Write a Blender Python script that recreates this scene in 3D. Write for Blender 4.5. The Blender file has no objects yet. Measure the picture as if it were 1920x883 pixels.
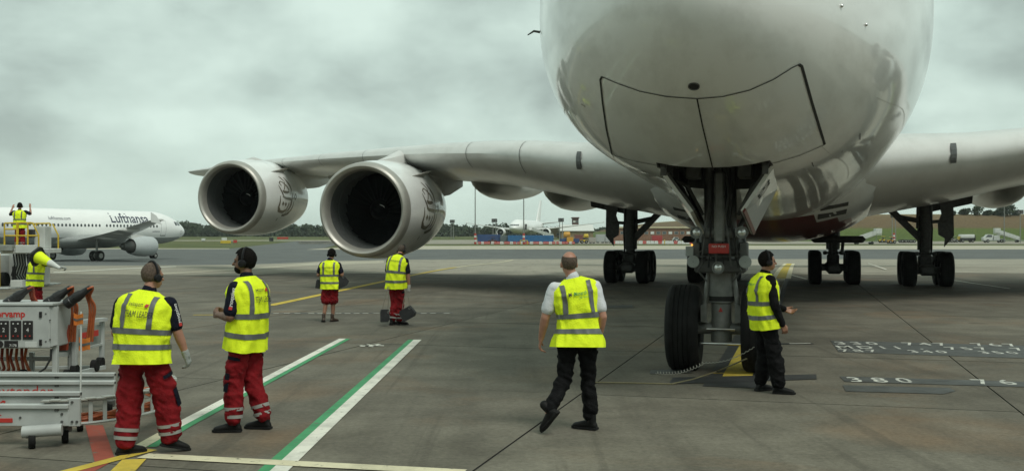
import bpy, bmesh, math, random
from mathutils import Vector, Matrix, noise
from mathutils.bvhtree import BVHTree
RND = random.Random(11)
rad = math.radians
SC = bpy.context.scene
COL = SC.collection
# ---------------------------------------------------------------- camera
F, CX, HY, CH = 1940.0, 960.0, 446.0, 1.92      # focal length and horizon in photo pixels, eye height
cam = bpy.data.cameras.new('camera'); camo = bpy.data.objects.new('camera', cam); COL.objects.link(camo)
camo.location = (0, 0, CH); camo.rotation_euler = (rad(90), 0, 0)
cam.sensor_width = 36; cam.lens = 36 * F / 1920; cam.shift_y = (HY - 441.5) / 1920
cam.clip_start = 0.1; cam.clip_end = 6000
SC.camera = camo
# ---------------------------------------------------------------- sky
SUN_EL, SUN_AZ = rad(56), rad(148)       # azimuth clockwise from +Y
W = bpy.data.worlds.new('World'); SC.world = W; W.use_nodes = True
nt = W.node_tree; N = nt.nodes; Lk = nt.links; N.clear()
def nd(t, tree=None, **kw):
    n = (tree or nt).nodes.new(t)
    for k, v in kw.items(): setattr(n, k, v)
    return n
out = nd('ShaderNodeOutputWorld'); bg = nd('ShaderNodeBackground'); bg.inputs[1].default_value = 0.1
sky = nd('ShaderNodeTexSky', sky_type='NISHITA', sun_disc=False); sky.sun_elevation = SUN_EL; sky.sun_rotation = SUN_AZ
tc = nd('ShaderNodeTexCoord'); sep = nd('ShaderNodeSeparateXYZ'); Lk.new(tc.outputs['Generated'], sep.inputs[0])
zc = nd('ShaderNodeMath', operation='MAXIMUM'); Lk.new(sep.outputs[2], zc.inputs[0]); zc.inputs[1].default_value = 0.0
za = nd('ShaderNodeMath', operation='ADD'); Lk.new(zc.outputs[0], za.inputs[0]); za.inputs[1].default_value = 0.20
dx = nd('ShaderNodeMath', operation='DIVIDE'); Lk.new(sep.outputs[0], dx.inputs[0]); Lk.new(za.outputs[0], dx.inputs[1])
dy = nd('ShaderNodeMath', operation='DIVIDE'); Lk.new(sep.outputs[1], dy.inputs[0]); Lk.new(za.outputs[0], dy.inputs[1])
cmb = nd('ShaderNodeCombineXYZ'); Lk.new(dx.outputs[0], cmb.inputs[0]); Lk.new(dy.outputs[0], cmb.inputs[1])
cmb.inputs[2].default_value = 3.7
n1 = nd('ShaderNodeTexNoise'); n1.inputs['Scale'].default_value = 4.6; n1.inputs['Detail'].default_value = 5; n1.inputs['Roughness'].default_value = 0.50; n1.inputs['Distortion'].default_value = 0.12
vsc = nd('ShaderNodeVectorMath', operation='MULTIPLY'); vsc.inputs[1].default_value = (1.0, 1.0, 2.3); Lk.new(tc.outputs['Generated'], vsc.inputs[0])
vad = nd('ShaderNodeVectorMath', operation='MULTIPLY_ADD'); vad.inputs[1].default_value = (0.10, 0.10, 0.0); Lk.new(cmb.outputs[0], vad.inputs[0]); Lk.new(vsc.outputs[0], vad.inputs[2])
Lk.new(vad.outputs[0], n1.inputs['Vector'])
cr = nd('ShaderNodeValToRGB'); Lk.new(n1.outputs['Fac'], cr.inputs[0])
e = cr.color_ramp.elements; e[0].position = 0.33; e[0].color = (3.0, 3.65, 3.3, 1); e[1].position = 0.67; e[1].color = (5.6, 6.8, 6.1, 1)
m_ = e.new(0.5); m_.color = (4.4, 5.4, 4.85, 1)
# near the horizon the layer evens out
hz = nd('ShaderNodeMapRange'); Lk.new(zc.outputs[0], hz.inputs[0]); hz.inputs[1].default_value = 0.0; hz.inputs[2].default_value = 0.10; hz.inputs[3].default_value = 0.75; hz.inputs[4].default_value = 0.0
mxh = nd('ShaderNodeMix', data_type='RGBA'); Lk.new(hz.outputs[0], mxh.inputs[0]); Lk.new(cr.outputs[0], mxh.inputs[6]); mxh.inputs[7].default_value = (4.9, 6.05, 5.4, 1)
mx = nd('ShaderNodeMix', data_type='RGBA'); mx.inputs[0].default_value = 0.95
Lk.new(sky.outputs[0], mx.inputs[6]); Lk.new(mxh.outputs[2], mx.inputs[7])
Lk.new(mx.outputs[2], bg.inputs[0]); Lk.new(bg.outputs[0], out.inputs[0])
# ---------------------------------------------------------------- sun behind the cloud
sl = bpy.data.lights.new('sun', 'SUN'); sl.energy = 1.4; sl.angle = rad(24); sl.color = (1.0, 0.97, 0.9)
so = bpy.data.objects.new('sun', sl); COL.objects.link(so)
sd = Vector((math.sin(SUN_AZ) * math.cos(SUN_EL), math.cos(SUN_AZ) * math.cos(SUN_EL), math.sin(SUN_EL)))
so.rotation_euler = (-sd).to_track_quat('-Z', 'Y').to_euler(); so.location = sd * 200
vs = SC.view_settings; vs.view_transform = 'Standard'; vs.look = 'None'; vs.exposure = 0.38; vs.gamma = 1.0; vs.use_curve_mapping = False
SC.render.engine = 'CYCLES'
SC.render.resolution_x = 1024; SC.render.resolution_y = 470

# ---------------------------------------------------------------- materials
MATS = {}
def M(name, col, rough=0.6, metal=0.0, coat=0.0, var=0.12, scale=6.0, bump=0.0, bscale=40.0, spec=0.5, coatr=0.06):
    """plain procedural surface: colour broken by two noises, roughness varied, optional bump"""
    if name in MATS: return MATS[name]
    m = bpy.data.materials.new(name); m.use_nodes = True; t = m.node_tree; t.nodes.clear()
    o = nd('ShaderNodeOutputMaterial', t); b = nd('ShaderNodeBsdfPrincipled', t); t.links.new(b.outputs[0], o.inputs[0])
    b.inputs['Metallic'].default_value = metal; b.inputs['Coat Weight'].default_value = coat; b.inputs['Coat Roughness'].default_value = coatr
    b.inputs['Specular IOR Level'].default_value = spec
    c = nd('ShaderNodeTexCoord', t); n = nd('ShaderNodeTexNoise', t); n.inputs['Scale'].default_value = scale; n.inputs['Detail'].default_value = 5
    t.links.new(c.outputs['Object'], n.inputs['Vector'])
    r = nd('ShaderNodeValToRGB', t); t.links.new(n.outputs['Fac'], r.inputs[0])
    r.color_ramp.elements[0].position = 0.3; r.color_ramp.elements[1].position = 0.7
    r.color_ramp.elements[0].color = tuple(max(0, x * (1 - var)) for x in col) + (1,)
    r.color_ramp.elements[1].color = tuple(min(1, x * (1 + var * 0.6)) for x in col) + (1,)
    t.links.new(r.outputs[0], b.inputs['Base Color'])
    mr = nd('ShaderNodeMapRange', t); t.links.new(n.outputs['Fac'], mr.inputs[0]); mr.inputs[3].default_value = min(1, rough * 1.15); mr.inputs[4].default_value = rough * 0.85
    t.links.new(mr.outputs[0], b.inputs['Roughness'])
    if bump:
        n2 = nd('ShaderNodeTexNoise', t); n2.inputs['Scale'].default_value = bscale; n2.inputs['Detail'].default_value = 4; t.links.new(c.outputs['Object'], n2.inputs['Vector'])
        bp = nd('ShaderNodeBump', t); bp.inputs['Strength'].default_value = bump; bp.inputs['Distance'].default_value = 0.02
        t.links.new(n2.outputs['Fac'], bp.inputs['Height']); t.links.new(bp.outputs[0], b.inputs['Normal'])
    MATS[name] = m
    return m

def ground_mat(name, c_lo, c_hi, stain, rough=0.85, stain_amt=0.6, streak=True, spec=0.35, sc=1.0, rust=0.0, rnd=0.0):
    m = bpy.data.materials.new(name); m.use_nodes = True; t = m.node_tree; t.nodes.clear()
    L = t.links.new
    o = nd('ShaderNodeOutputMaterial', t); b = nd('ShaderNodeBsdfPrincipled', t); L(b.outputs[0], o.inputs[0]); b.inputs['Roughness'].default_value = rough; b.inputs['Specular IOR Level'].default_value = spec
    g = nd('ShaderNodeNewGeometry', t)
    def nz(scale, det, rgh, vec, dist=0.0):
        n = nd('ShaderNodeTexNoise', t); n.inputs['Scale'].default_value = scale; n.inputs['Detail'].default_value = det; n.inputs['Roughness'].default_value = rgh; n.inputs['Distortion'].default_value = dist; L(vec, n.inputs['Vector']); return n.outputs['Fac']
    def ramp(v, a, c0, d, c1):
        r = nd('ShaderNodeValToRGB', t); L(v, r.inputs[0]); r.color_ramp.elements[0].position = a; r.color_ramp.elements[0].color = tuple(c0) + (1,); r.color_ramp.elements[1].position = d; r.color_ramp.elements[1].color = tuple(c1) + (1,); return r.outputs[0]
    pos = g.outputs['Position']
    base = ramp(nz(0.9 * sc, 5, 0.62, pos, 0.3), 0.32, c_lo, 0.70, c_hi)
    if rnd:
        oi = nd('ShaderNodeObjectInfo', t); mr = nd('ShaderNodeMapRange', t); L(oi.outputs['Random'], mr.inputs[0]); mr.inputs[3].default_value = 1 - rnd; mr.inputs[4].default_value = 1 + rnd * 0.6
        hs = nd('ShaderNodeHueSaturation', t); L(mr.outputs[0], hs.inputs['Value']); L(base, hs.inputs['Color']); base = hs.outputs[0]
    def over(col, fac, c):
        x = nd('ShaderNodeMix', t, data_type='RGBA'); L(fac, x.inputs[0]); L(col, x.inputs[6]); x.inputs[7].default_value = tuple(c) + (1,); return x.outputs[2]
    def scaled(v, k):
        y = nd('ShaderNodeMath', t, operation='MULTIPLY'); L(v, y.inputs[0]); y.inputs[1].default_value = k; return y.outputs[0]
    # large oil and tyre soiling
    s1 = ramp(nz(0.17 * sc, 5, 0.6, pos, 1.2), 0.50, (0, 0, 0), 0.72, (1, 1, 1)); base = over(base, scaled(s1, stain_amt), stain)
    # small drips
    s2 = ramp(nz(2.3 * sc, 4, 0.7, pos, 0.4), 0.62, (0, 0, 0), 0.74, (1, 1, 1)); base = over(base, scaled(s2, stain_amt * 0.6), [x * 0.7 for x in stain])
    if rust:
        s4 = ramp(nz(0.31, 5, 0.6, pos, 0.8), 0.53, (0, 0, 0), 0.70, (1, 1, 1)); base = over(base, scaled(s4, rust), (0.20, 0.115, 0.055))
    if streak:
        mp = nd('ShaderNodeMapping', t); mp.inputs['Rotation'].default_value = (0, 0, rad(16)); mp.inputs['Scale'].default_value = (1.3, 0.07, 1); L(pos, mp.inputs['Vector'])
        s3 = ramp(nz(1.3, 4, 0.62, mp.outputs[0], 0.0), 0.50, (0, 0, 0), 0.72, (1, 1, 1)); base = over(base, scaled(s3, stain_amt * 0.55), [x * 0.8 for x in stain])
        mp2 = nd('ShaderNodeMapping', t); mp2.inputs['Rotation'].default_value = (0, 0, rad(9)); mp2.inputs['Scale'].default_value = (0.05, 0.8, 1); L(pos, mp2.inputs['Vector'])
        s5 = ramp(nz(1.1, 4, 0.6, mp2.outputs[0], 0.0), 0.52, (0, 0, 0), 0.75, (1, 1, 1)); base = over(base, scaled(s5, stain_amt * 0.5), stain)
    if rust:
        vo = nd('ShaderNodeTexVoronoi', t); vo.inputs['Scale'].default_value = 0.75; vm = nd('ShaderNodeVectorMath', t, operation='MULTIPLY_ADD'); nn_ = nd('ShaderNodeTexNoise', t); nn_.inputs['Scale'].default_value = 3.5; nn_.inputs['Detail'].default_value = 4; L(pos, nn_.inputs['Vector']); L(nn_.outputs['Color'], vm.inputs[0]); vm.inputs[1].default_value = (0.35, 0.35, 0.0); L(pos, vm.inputs[2]); L(vm.outputs[0], vo.inputs['Vector'])
        rd = nd('ShaderNodeSeparateColor', t); L(vo.outputs['Color'], rd.inputs[0]); th_ = nd('ShaderNodeMapRange', t); L(rd.outputs[0], th_.inputs[0]); th_.inputs[1].default_value = 0.35; th_.inputs[2].default_value = 1.0; th_.inputs[3].default_value = 0.0; th_.inputs[4].default_value = 0.17
        sb_ = nd('ShaderNodeMath', t, operation='SUBTRACT'); L(th_.outputs[0], sb_.inputs[0]); L(vo.outputs['Distance'], sb_.inputs[1]); sp_ = nd('ShaderNodeMapRange', t); L(sb_.outputs[0], sp_.inputs[0]); sp_.inputs[1].default_value = 0.0; sp_.inputs[2].default_value = 0.05; base = over(base, scaled(sp_.outputs[0], 0.55), [x * 0.75 for x in stain])
        mp3 = nd('ShaderNodeMapping', t); mp3.inputs['Rotation'].default_value = (0, 0, rad(-24)); mp3.inputs['Scale'].default_value = (2.2, 0.045, 1); L(pos, mp3.inputs['Vector'])
        s6 = ramp(nz(1.6, 4, 0.6, mp3.outputs[0], 0.1), 0.60, (0, 0, 0), 0.66, (1, 1, 1)); base = over(base, scaled(s6, 0.35), [x * 0.8 for x in stain])
    gr = nd('ShaderNodeMapRange', t); L(nz(17 * sc, 4, 0.75, pos), gr.inputs[0]); gr.inputs[1].default_value = 0.3; gr.inputs[2].default_value = 0.7; gr.inputs[3].default_value = 0.74; gr.inputs[4].default_value = 1.26
    gh = nd('ShaderNodeHueSaturation', t); L(gr.outputs[0], gh.inputs['Value']); L(base, gh.inputs['Color']); base = gh.outputs[0]
    L(base, b.inputs['Base Color'])
    bp = nd('ShaderNodeBump', t); bp.inputs['Strength'].default_value = 0.4; bp.inputs['Distance'].default_value = 0.01; L(nz(38, 3, 0.7, pos), bp.inputs['Height']); L(bp.outputs[0], b.inputs['Normal'])
    MATS[name] = m
    return m

# ---------------------------------------------------------------- mesh helpers
def tag(o, label=None, cat=None, group=None, kind=None):
    if label: o['label'] = label
    if cat: o['category'] = cat
    if group: o['group'] = group
    if kind: o['kind'] = kind
    return o
def mesh_obj(name, me, mat=None, parent=None, mw=None):
    o = bpy.data.objects.new(name, me); COL.objects.link(o)
    if mat is not None and not me.materials: me.materials.append(mat)
    if parent is not None: o.parent = parent
    if mw is not None: o.matrix_local = mw
    return o
def empty(name, loc=(0, 0, 0), rz=0.0, parent=None):
    o = bpy.data.objects.new(name, None); COL.objects.link(o); o.location = loc; o.rotation_euler = (0, 0, rz); o.empty_display_size = 0.2
    if parent is not None: o.parent = parent
    return o
def V(*a): return Vector(a if len(a) > 1 else a[0])
class MB:
    def __init__(s): s.v = []; s.f = []
    def add(s, vs, fs):
        k = len(s.v); s.v += [tuple(p) for p in vs]; s.f += [tuple(i + k for i in f) for f in fs]; return s
    def box(s, x0, x1, y0, y1, z0, z1, mat=None):
        vs = [(x, y, z) for x in (x0, x1) for y in (y0, y1) for z in (z0, z1)]
        if mat is not None: vs = [mat @ Vector(p) for p in vs]
        return s.add(vs, [(0, 1, 3, 2), (4, 6, 7, 5), (0, 4, 5, 1), (2, 3, 7, 6), (0, 2, 6, 4), (1, 5, 7, 3)])
    def cbox(s, x0, x1, y0, y1, z0, z1, c=0.01, mat=None):
        """box with chamfered edges"""
        bm = bmesh.new(); bmesh.ops.create_cube(bm, size=1)
        for v in bm.verts: v.co = Vector(((x0 + x1) / 2 + v.co.x * (x1 - x0), (y0 + y1) / 2 + v.co.y * (y1 - y0), (z0 + z1) / 2 + v.co.z * (z1 - z0)))
        c = min(c, 0.45 * min(abs(x1 - x0), abs(y1 - y0), abs(z1 - z0)))
        bmesh.ops.bevel(bm, geom=bm.edges[:], offset=c, segments=1, affect='EDGES')
        bm.verts.index_update(); vs = [v.co.copy() for v in bm.verts]; fs = [[v.index for v in f.verts] for f in bm.faces]; bm.free()
        if mat is not None: vs = [mat @ p for p in vs]
        return s.add(vs, fs)
    def loft(s, rings, closed=True, cap0=True, cap1=True):
        n = len(rings[0]); k = len(s.v)
        for r in rings: s.v += [tuple(p) for p in r]
        for i in range(len(rings) - 1):
            for j in range(n if closed else n - 1):
                a = k + i * n + j; b = k + i * n + (j + 1) % n
                s.f.append((a, b, b + n, a + n))
        if closed and cap0: s.f.append(tuple(k + j for j in range(n))[::-1])
        if closed and cap1: s.f.append(tuple(k + (len(rings) - 1) * n + j for j in range(n)))
        return s
    def tube(s, pts, r, n=8, cap=True):
        pts = [Vector(p) for p in pts]; rs = r if isinstance(r, (list, tuple)) else [r] * len(pts)
        rings = []; up = None
        for i, p in enumerate(pts):
            d = (pts[min(i + 1, len(pts) - 1)] - pts[max(i - 1, 0)]).normalized()
            if up is None:
                up = Vector((0, 0, 1)) if abs(d.z) < 0.9 else Vector((1, 0, 0))
            x = d.cross(up)
            if x.length < 1e-5: x = d.orthogonal()
            x.normalize(); up = x.cross(d).normalized()
            rings.append([p + (x * math.cos(a) + up * math.sin(a)) * rs[i] for a in [2 * math.pi * j / n for j in range(n)]])
        return s.loft(rings, True, cap, cap)
    def bar(s, p0, p1, w, h, up=(0, 0, 1)):
        """rectangular bar from p0 to p1"""
        p0 = Vector(p0); p1 = Vector(p1); d = (p1 - p0).normalized(); u = Vector(up)
        x = d.cross(u)
        if x.length < 1e-4: x = d.orthogonal()
        x.normalize(); u = x.cross(d).normalized()
        rings = [[p + x * a * w / 2 + u * b * h / 2 for a, b in ((-1, -1), (1, -1), (1, 1), (-1, 1))] for p in (p0, p1)]
        return s.loft(rings)
    def lathe(s, prof, org, axis, n=32, cap=False, ref=None):
        """prof: (distance along axis, radius)"""
        org = Vector(org); ax = Vector(axis).normalized(); x = (Vector(ref) if ref else ax.orthogonal()); x = (x - ax * x.dot(ax)).normalized(); y = ax.cross(x)
        rings = [[org + ax * a + (x * math.cos(t) + y * math.sin(t)) * r for t in [2 * math.pi * j / n for j in range(n)]] for a, r in prof]
        return s.loft(rings, True, cap, cap)
    def grid(s, rows, closed_u=False):
        n = len(rows[0]); k = len(s.v)
        for r in rows: s.v += [tuple(p) for p in r]
        for i in range(len(rows) - 1):
            for j in range(n if closed_u else n - 1):
                a = k + i * n + j; b = k + i * n + (j + 1) % n
                s.f.append((a, b, b + n, a + n))
        return s
    def plate(s, pts, th, nrm=None):
        """flat polygon given thickness th"""
        pts = [Vector(p) for p in pts]
        if nrm is None: nrm = (pts[1] - pts[0]).cross(pts[2] - pts[1]).normalized()
        nrm = Vector(nrm); n = len(pts); k = len(s.v)
        s.v += [tuple(p + nrm * th / 2) for p in pts] + [tuple(p - nrm * th / 2) for p in pts]
        s.f.append(tuple(k + i for i in range(n))); s.f.append(tuple(k + n + i for i in reversed(range(n))))
        for i in range(n): s.f.append((k + i, k + n + i, k + n + (i + 1) % n, k + (i + 1) % n))
        return s
    def ell(s, c, rx, ry, rz, n=16, m=10, mat=None):
        c = Vector(c); rings = []
        for i in range(1, m):
            t = math.pi * i / m
            rings.append([Vector((rx * math.sin(t) * math.cos(p), ry * math.sin(t) * math.sin(p), -rz * math.cos(t))) for p in [2 * math.pi * j / n for j in range(n)]])
        rings = [[(mat @ p if mat is not None else p) + c for p in r] for r in rings]
        return s.loft(rings)
    def caps(s, p0, r0, p1, r1, n=12):
        """tapered capsule"""
        p0 = Vector(p0); p1 = Vector(p1); d = p1 - p0; L = d.length; d = d / max(L, 1e-6)
        prof = [(-r0 * math.cos(a), r0 * math.sin(a)) for a in (0.25, 0.8, 1.3)] + [(0, r0), (L, r1)] + [(L + r1 * math.cos(a), r1 * math.sin(a)) for a in (1.3, 0.8, 0.25)]
        return s.lathe(prof, p0, d, n, True)
    def mesh(s, name='mesh', smooth=40):
        me = bpy.data.meshes.new(name); me.from_pydata(s.v, [], s.f); me.validate(); 
        bm = bmesh.new(); bm.from_mesh(me); bmesh.ops.recalc_face_normals(bm, faces=bm.faces[:]); bm.to_mesh(me); bm.free()
        if smooth:
            me.polygons.foreach_set('use_smooth', [True] * len(me.polygons)); me.set_sharp_from_angle(angle=rad(smooth))
        me.update(); return me
    def build(s, name, mat, parent=None, smooth=40, mw=None):
        return mesh_obj(name, s.mesh(name, smooth), mat, parent, mw)

def evaluated(o, name):
    dg = bpy.context.evaluated_depsgraph_get(); dg.update()
    me = bpy.data.meshes.new_from_object(o.evaluated_get(dg), depsgraph=dg); me.name = name
    return me
def remesh(mb, name, voxel=0.012, smooth_it=3, fn=None):
    """melt overlapping closed shapes into one continuous skin"""
    me = mb.mesh('tmp', 0); o = bpy.data.objects.new('tmp', me); COL.objects.link(o)
    m = o.modifiers.new('r', 'REMESH'); m.mode = 'VOXEL'; m.voxel_size = voxel; m.use_smooth_shade = True
    if smooth_it:
        q = o.modifiers.new('s', 'SMOOTH'); q.iterations = smooth_it; q.factor = 0.5
    r = evaluated(o, name); bpy.data.objects.remove(o); bpy.data.meshes.remove(me)
    if fn:
        r.update()
        ns = [v.normal.copy() for v in r.vertices]
        for v, nn in zip(r.vertices, ns): v.co = fn(v.co.copy(), nn)
    r.polygons.foreach_set('use_smooth', [True] * len(r.polygons)); r.update()
    return r
def boolean_diff(me, cut_mb, name):
    o = bpy.data.objects.new('tmp', me); COL.objects.link(o); cm = cut_mb.mesh('cut', 0); c = bpy.data.objects.new('cut', cm); COL.objects.link(c)
    m = o.modifiers.new('b', 'BOOLEAN'); m.operation = 'DIFFERENCE'; m.object = c; m.solver = 'EXACT'
    r = evaluated(o, name); bpy.data.objects.remove(o); bpy.data.objects.remove(c)
    return r
def text2d(body, size=1.0, align='LEFT', space=1.0, sub=0, bold=0.0, shear=0.0):
    """letters as flat triangles: (verts2d, faces), baseline at y = 0"""
    cu = bpy.data.curves.new('t', 'FONT'); cu.body = body; cu.size = size; cu.align_x = align; cu.space_character = space; cu.resolution_u = 3; cu.offset = bold * size; cu.shear = shear
    o = bpy.data.objects.new('t', cu); COL.objects.link(o); me = evaluated(o, 't'); bpy.data.objects.remove(o)
    bm = bmesh.new(); bm.from_mesh(me); bmesh.ops.triangulate(bm, faces=bm.faces[:])
    if sub: bmesh.ops.subdivide_edges(bm, edges=bm.edges[:], cuts=sub, use_grid_fill=True); bmesh.ops.triangulate(bm, faces=bm.faces[:])
    bm.verts.index_update(); vs = [(v.co.x, v.co.y) for v in bm.verts]; fs = [tuple(v.index for v in f.verts) for f in bm.faces]; bm.free(); bpy.data.meshes.remove(me)
    return vs, fs
def lettering(name, body, fn, mat, parent=None, **kw):
    vs, fs = text2d(body, **kw); mb = MB(); mb.add([fn(x, y) for x, y in vs], fs)
    me = bpy.data.meshes.new(name); me.from_pydata(mb.v, [], mb.f); me.update()
    return mesh_obj(name, me, mat, parent)
def copy_tree(o, parent=None):
    c = o.copy(); COL.objects.link(c); c.parent = parent
    for ch in list(o.children): copy_tree(ch, c)
    return c

# ---------------------------------------------------------------- the lie of the land
def sstep(a, b, x):
    t = min(1, max(0, (x - a) / (b - a))); return t * t * (3 - 2 * t)
def gz(y):
    if y < 145: return -0.7 * sstep(55, 125, y)
    if y < 450: return -0.7 + 0.0085 * (y - 145)
    return -0.7 + 0.0085 * 305 + 0.006 * (min(y, 1600) - 450)
def G(px, py):
    """ground point seen at a photo pixel"""
    k = (py - HY) / F; y = 3.0; st = 0.25
    while y < 2500:
        if CH - k * (y + st) <= gz(y + st):
            a, b = y, y + st
            for _ in range(30):
                c = (a + b) / 2
                if CH - k * c <= gz(c): b = c
                else: a = c
            y = (a + b) / 2; break
        y += st; st = max(0.25, y * 0.004)
    return Vector(((px - CX) / F * y, y, gz(y)))
def P(px, py, y):
    return Vector(((px - CX) / F * y, y, CH - (py - HY) / F * y))
# ================================================================ ground
AZ = rad(15.5); TIP = Vector((1.73, 10.29, 0))                     # parked airliner: nose position and heading, slab grid follows it
def pl(t, s, z=0.0):
    return Vector((TIP.x + t * math.cos(AZ) + s * math.sin(AZ), TIP.y - t * math.sin(AZ) + s * math.cos(AZ), z))
m_conc = ground_mat('concrete', (0.098, 0.089, 0.067), (0.176, 0.162, 0.125), (0.075, 0.066, 0.050), stain_amt=0.75, rust=0.42, rnd=0.14)  # stand slabs coloured darker than the far apron to carry foreground shade
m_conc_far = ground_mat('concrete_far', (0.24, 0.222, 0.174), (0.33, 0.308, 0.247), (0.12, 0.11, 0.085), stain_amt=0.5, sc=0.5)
m_asph = ground_mat('asphalt', (0.085, 0.092, 0.088), (0.125, 0.132, 0.125), (0.055, 0.058, 0.055), stain_amt=0.5, sc=0.25)
m_strip = ground_mat('pale_concrete', (0.36, 0.335, 0.255), (0.46, 0.43, 0.34), (0.22, 0.20, 0.15), stain_amt=0.45, sc=0.3)
m_grass = ground_mat('grass', (0.060, 0.078, 0.026), (0.115, 0.125, 0.045), (0.14, 0.125, 0.05), stain_amt=0.5, sc=0.12, streak=False, spec=0.1)
m_joint = M('joint_filler', (0.022, 0.021, 0.018), 0.9)
def ysamples(a, b):
    ys = [a]; 
    while ys[-1] < b: ys.append(min(b, ys[-1] + (2.5 if ys[-1] < 480 else 40)))
    return ys
def sheet(name, x0, x1, y0, y1, lift, mat, kind='structure', parent=None):
    mb = MB(); mb.grid([[(x, y, gz(y) + lift) for x in (x0, x0 * 0.5 + x1 * 0.5, x1)] for y in ysamples(y0, y1)])
    o = mb.build(name, mat, parent)
    if kind: o['kind'] = kind
    return o
def band(name, near, far, lift, mat, n=24, parent=None, kind='structure'):
    """strip of ground between two polylines of (X, Y), resampled in X"""
    def res(pl_, k):
        m = []
        tot = len(pl_) - 1
        for i in range(k + 1):
            u = i / k * tot; j = min(int(u), tot - 1); w = u - j
            m.append(((pl_[j][0] * (1 - w) + pl_[j + 1][0] * w), (pl_[j][1] * (1 - w) + pl_[j + 1][1] * w)))
        return m
    k = 8 * max(len(near), len(far)); a = res(near, k); b = res(far, k); mb = MB(); rows = []
    for i in range(n + 1):
        w = i / n; rows.append([(p[0] * (1 - w) + q[0] * w, p[1] * (1 - w) + q[1] * w) for p, q in zip(a, b)])
    mb.grid([[(x, y, gz(y) + lift) for x, y in r] for r in rows])
    o = mb.build(name, mat, parent)
    if kind: o['kind'] = kind
    return o
def gp(*pts): return [tuple(G(x, y)[:2]) for x, y in pts]
sheet('ground', -1600, 1600, -80, 2600, -0.10, m_grass)
near_edge = gp((0, 499.5), (110, 498), (330, 497), (470, 495.5), (600, 489.5), (720, 487), (960, 485.5), (1920, 485.5))
near_edge = [(-420, near_edge[0][1] - 8), (-120, near_edge[0][1] - 2)] + near_edge + [(420, near_edge[-1][1])]
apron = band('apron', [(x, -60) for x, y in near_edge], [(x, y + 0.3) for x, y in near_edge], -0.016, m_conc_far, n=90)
far_edge = [(-420, G(0, 466.5).y), (-120, G(0, 466.5).y)] + gp((0, 466.5), (200, 466.5), (430, 466.2), (575, 467.5), (760, 467.3), (960, 467), (1400, 467), (1920, 467)) + [(420, G(1900, 467).y)]
taxiway = band('taxiway', near_edge, far_edge, -0.05, m_asph, n=40)
band('taxiway_branch', gp((425, 466.4), (500, 467), (575, 467.6), (600, 466.8)), gp((560, 451.5), (590, 451.5), (625, 451.5), (660, 451.5)), -0.045, m_asph, n=60)
band('taxiway_shoulder', gp((575, 467.6), (700, 467.2), (960, 467), (1400, 467), (1920, 467)) + [(420, G(1900, 467).y)], gp((600, 465.5), (700, 461), (960, 460.2), (1400, 460), (1920, 460)) + [(420, G(1900, 460).y)], -0.042, m_strip, n=30)
band('taxiway_verge', [(-420, G(0, 466.6).y), (-120, G(0, 466.6).y)] + gp((0, 466.6), (200, 466.6), (430, 466.3)), [(-420, G(0, 465).y), (-120, G(0, 465).y)] + gp((0, 465), (200, 465), (430, 465.2)), -0.042, m_strip, n=6)
band('runway_edge', gp((-300, 451.4), (430, 451.4), (700, 451.4)), gp((-300, 450.2), (430, 450.2), (700, 450.2)), -0.03, m_strip, n=8)
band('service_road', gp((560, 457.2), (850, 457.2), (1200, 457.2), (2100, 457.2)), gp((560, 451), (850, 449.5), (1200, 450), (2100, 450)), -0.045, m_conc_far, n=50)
def worn_paint(name, col, chip=0.64, base=(0.13, 0.12, 0.092)):
    """road paint with tyre grime and chips through which the concrete shows"""
    m = bpy.data.materials.new(name); m.use_nodes = True; t = m.node_tree; t.nodes.clear(); L = t.links.new
    o = nd('ShaderNodeOutputMaterial', t); b = nd('ShaderNodeBsdfPrincipled', t); L(b.outputs[0], o.inputs[0]); b.inputs['Roughness'].default_value = 0.75; b.inputs['Specular IOR Level'].default_value = 0.3
    g = nd('ShaderNodeNewGeometry', t)
    def nz(sc, det): n = nd('ShaderNodeTexNoise', t); n.inputs['Scale'].default_value = sc; n.inputs['Detail'].default_value = det; n.inputs['Roughness'].default_value = 0.68; L(g.outputs['Position'], n.inputs['Vector']); return n.outputs['Fac']
    r = nd('ShaderNodeValToRGB', t); L(nz(2.2, 4), r.inputs[0]); r.color_ramp.elements[0].position = 0.3; r.color_ramp.elements[0].color = tuple(x * 0.66 for x in col) + (1,); r.color_ramp.elements[1].position = 0.58; r.color_ramp.elements[1].color = tuple(col) + (1,)
    c = nd('ShaderNodeMapRange', t); L(nz(9, 6), c.inputs[0]); c.inputs[1].default_value = chip - 0.04; c.inputs[2].default_value = chip + 0.04
    x = nd('ShaderNodeMix', t, data_type='RGBA'); L(c.outputs[0], x.inputs[0]); L(r.outputs[0], x.inputs[6]); x.inputs[7].default_value = base + (1,); L(x.outputs[2], b.inputs['Base Color']); MATS[name] = m; return m
m_paint_w = worn_paint('line_paint_white', (0.72, 0.71, 0.62)); m_paint_c = worn_paint('line_paint_cream', (0.64, 0.59, 0.41)); m_paint_y = worn_paint('line_paint_yellow', (0.58, 0.43, 0.06))
m_paint_g = worn_paint('line_paint_green', (0.065, 0.30, 0.13)); m_paint_r = worn_paint('line_paint_red', (0.30, 0.065, 0.04)); m_paint_t = worn_paint('stand_number_paint', (0.58, 0.59, 0.53), 0.625, (0.06, 0.062, 0.06))
m_paint_k = M('line_paint_black', (0.035, 0.037, 0.037), 0.6, var=0.25, scale=4)
m_patch = M('dark_patch', (0.068, 0.072, 0.068), 0.6, var=0.3, scale=3)
band('edge_line', gp((100, 511), (250, 503), (330, 499.8)), gp((100, 510), (250, 502.2), (330, 499)), -0.004, m_paint_w, n=3, parent=apron, kind=None).name = 'painted_line'
band('painted_line', gp((95, 527), (330, 513), (470, 505.5), (600, 497), (720, 493)), gp((95, 524), (330, 510), (470, 502), (600, 491.5), (720, 488.5)), -0.004, m_strip, n=3, parent=apron, kind=None)
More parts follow.
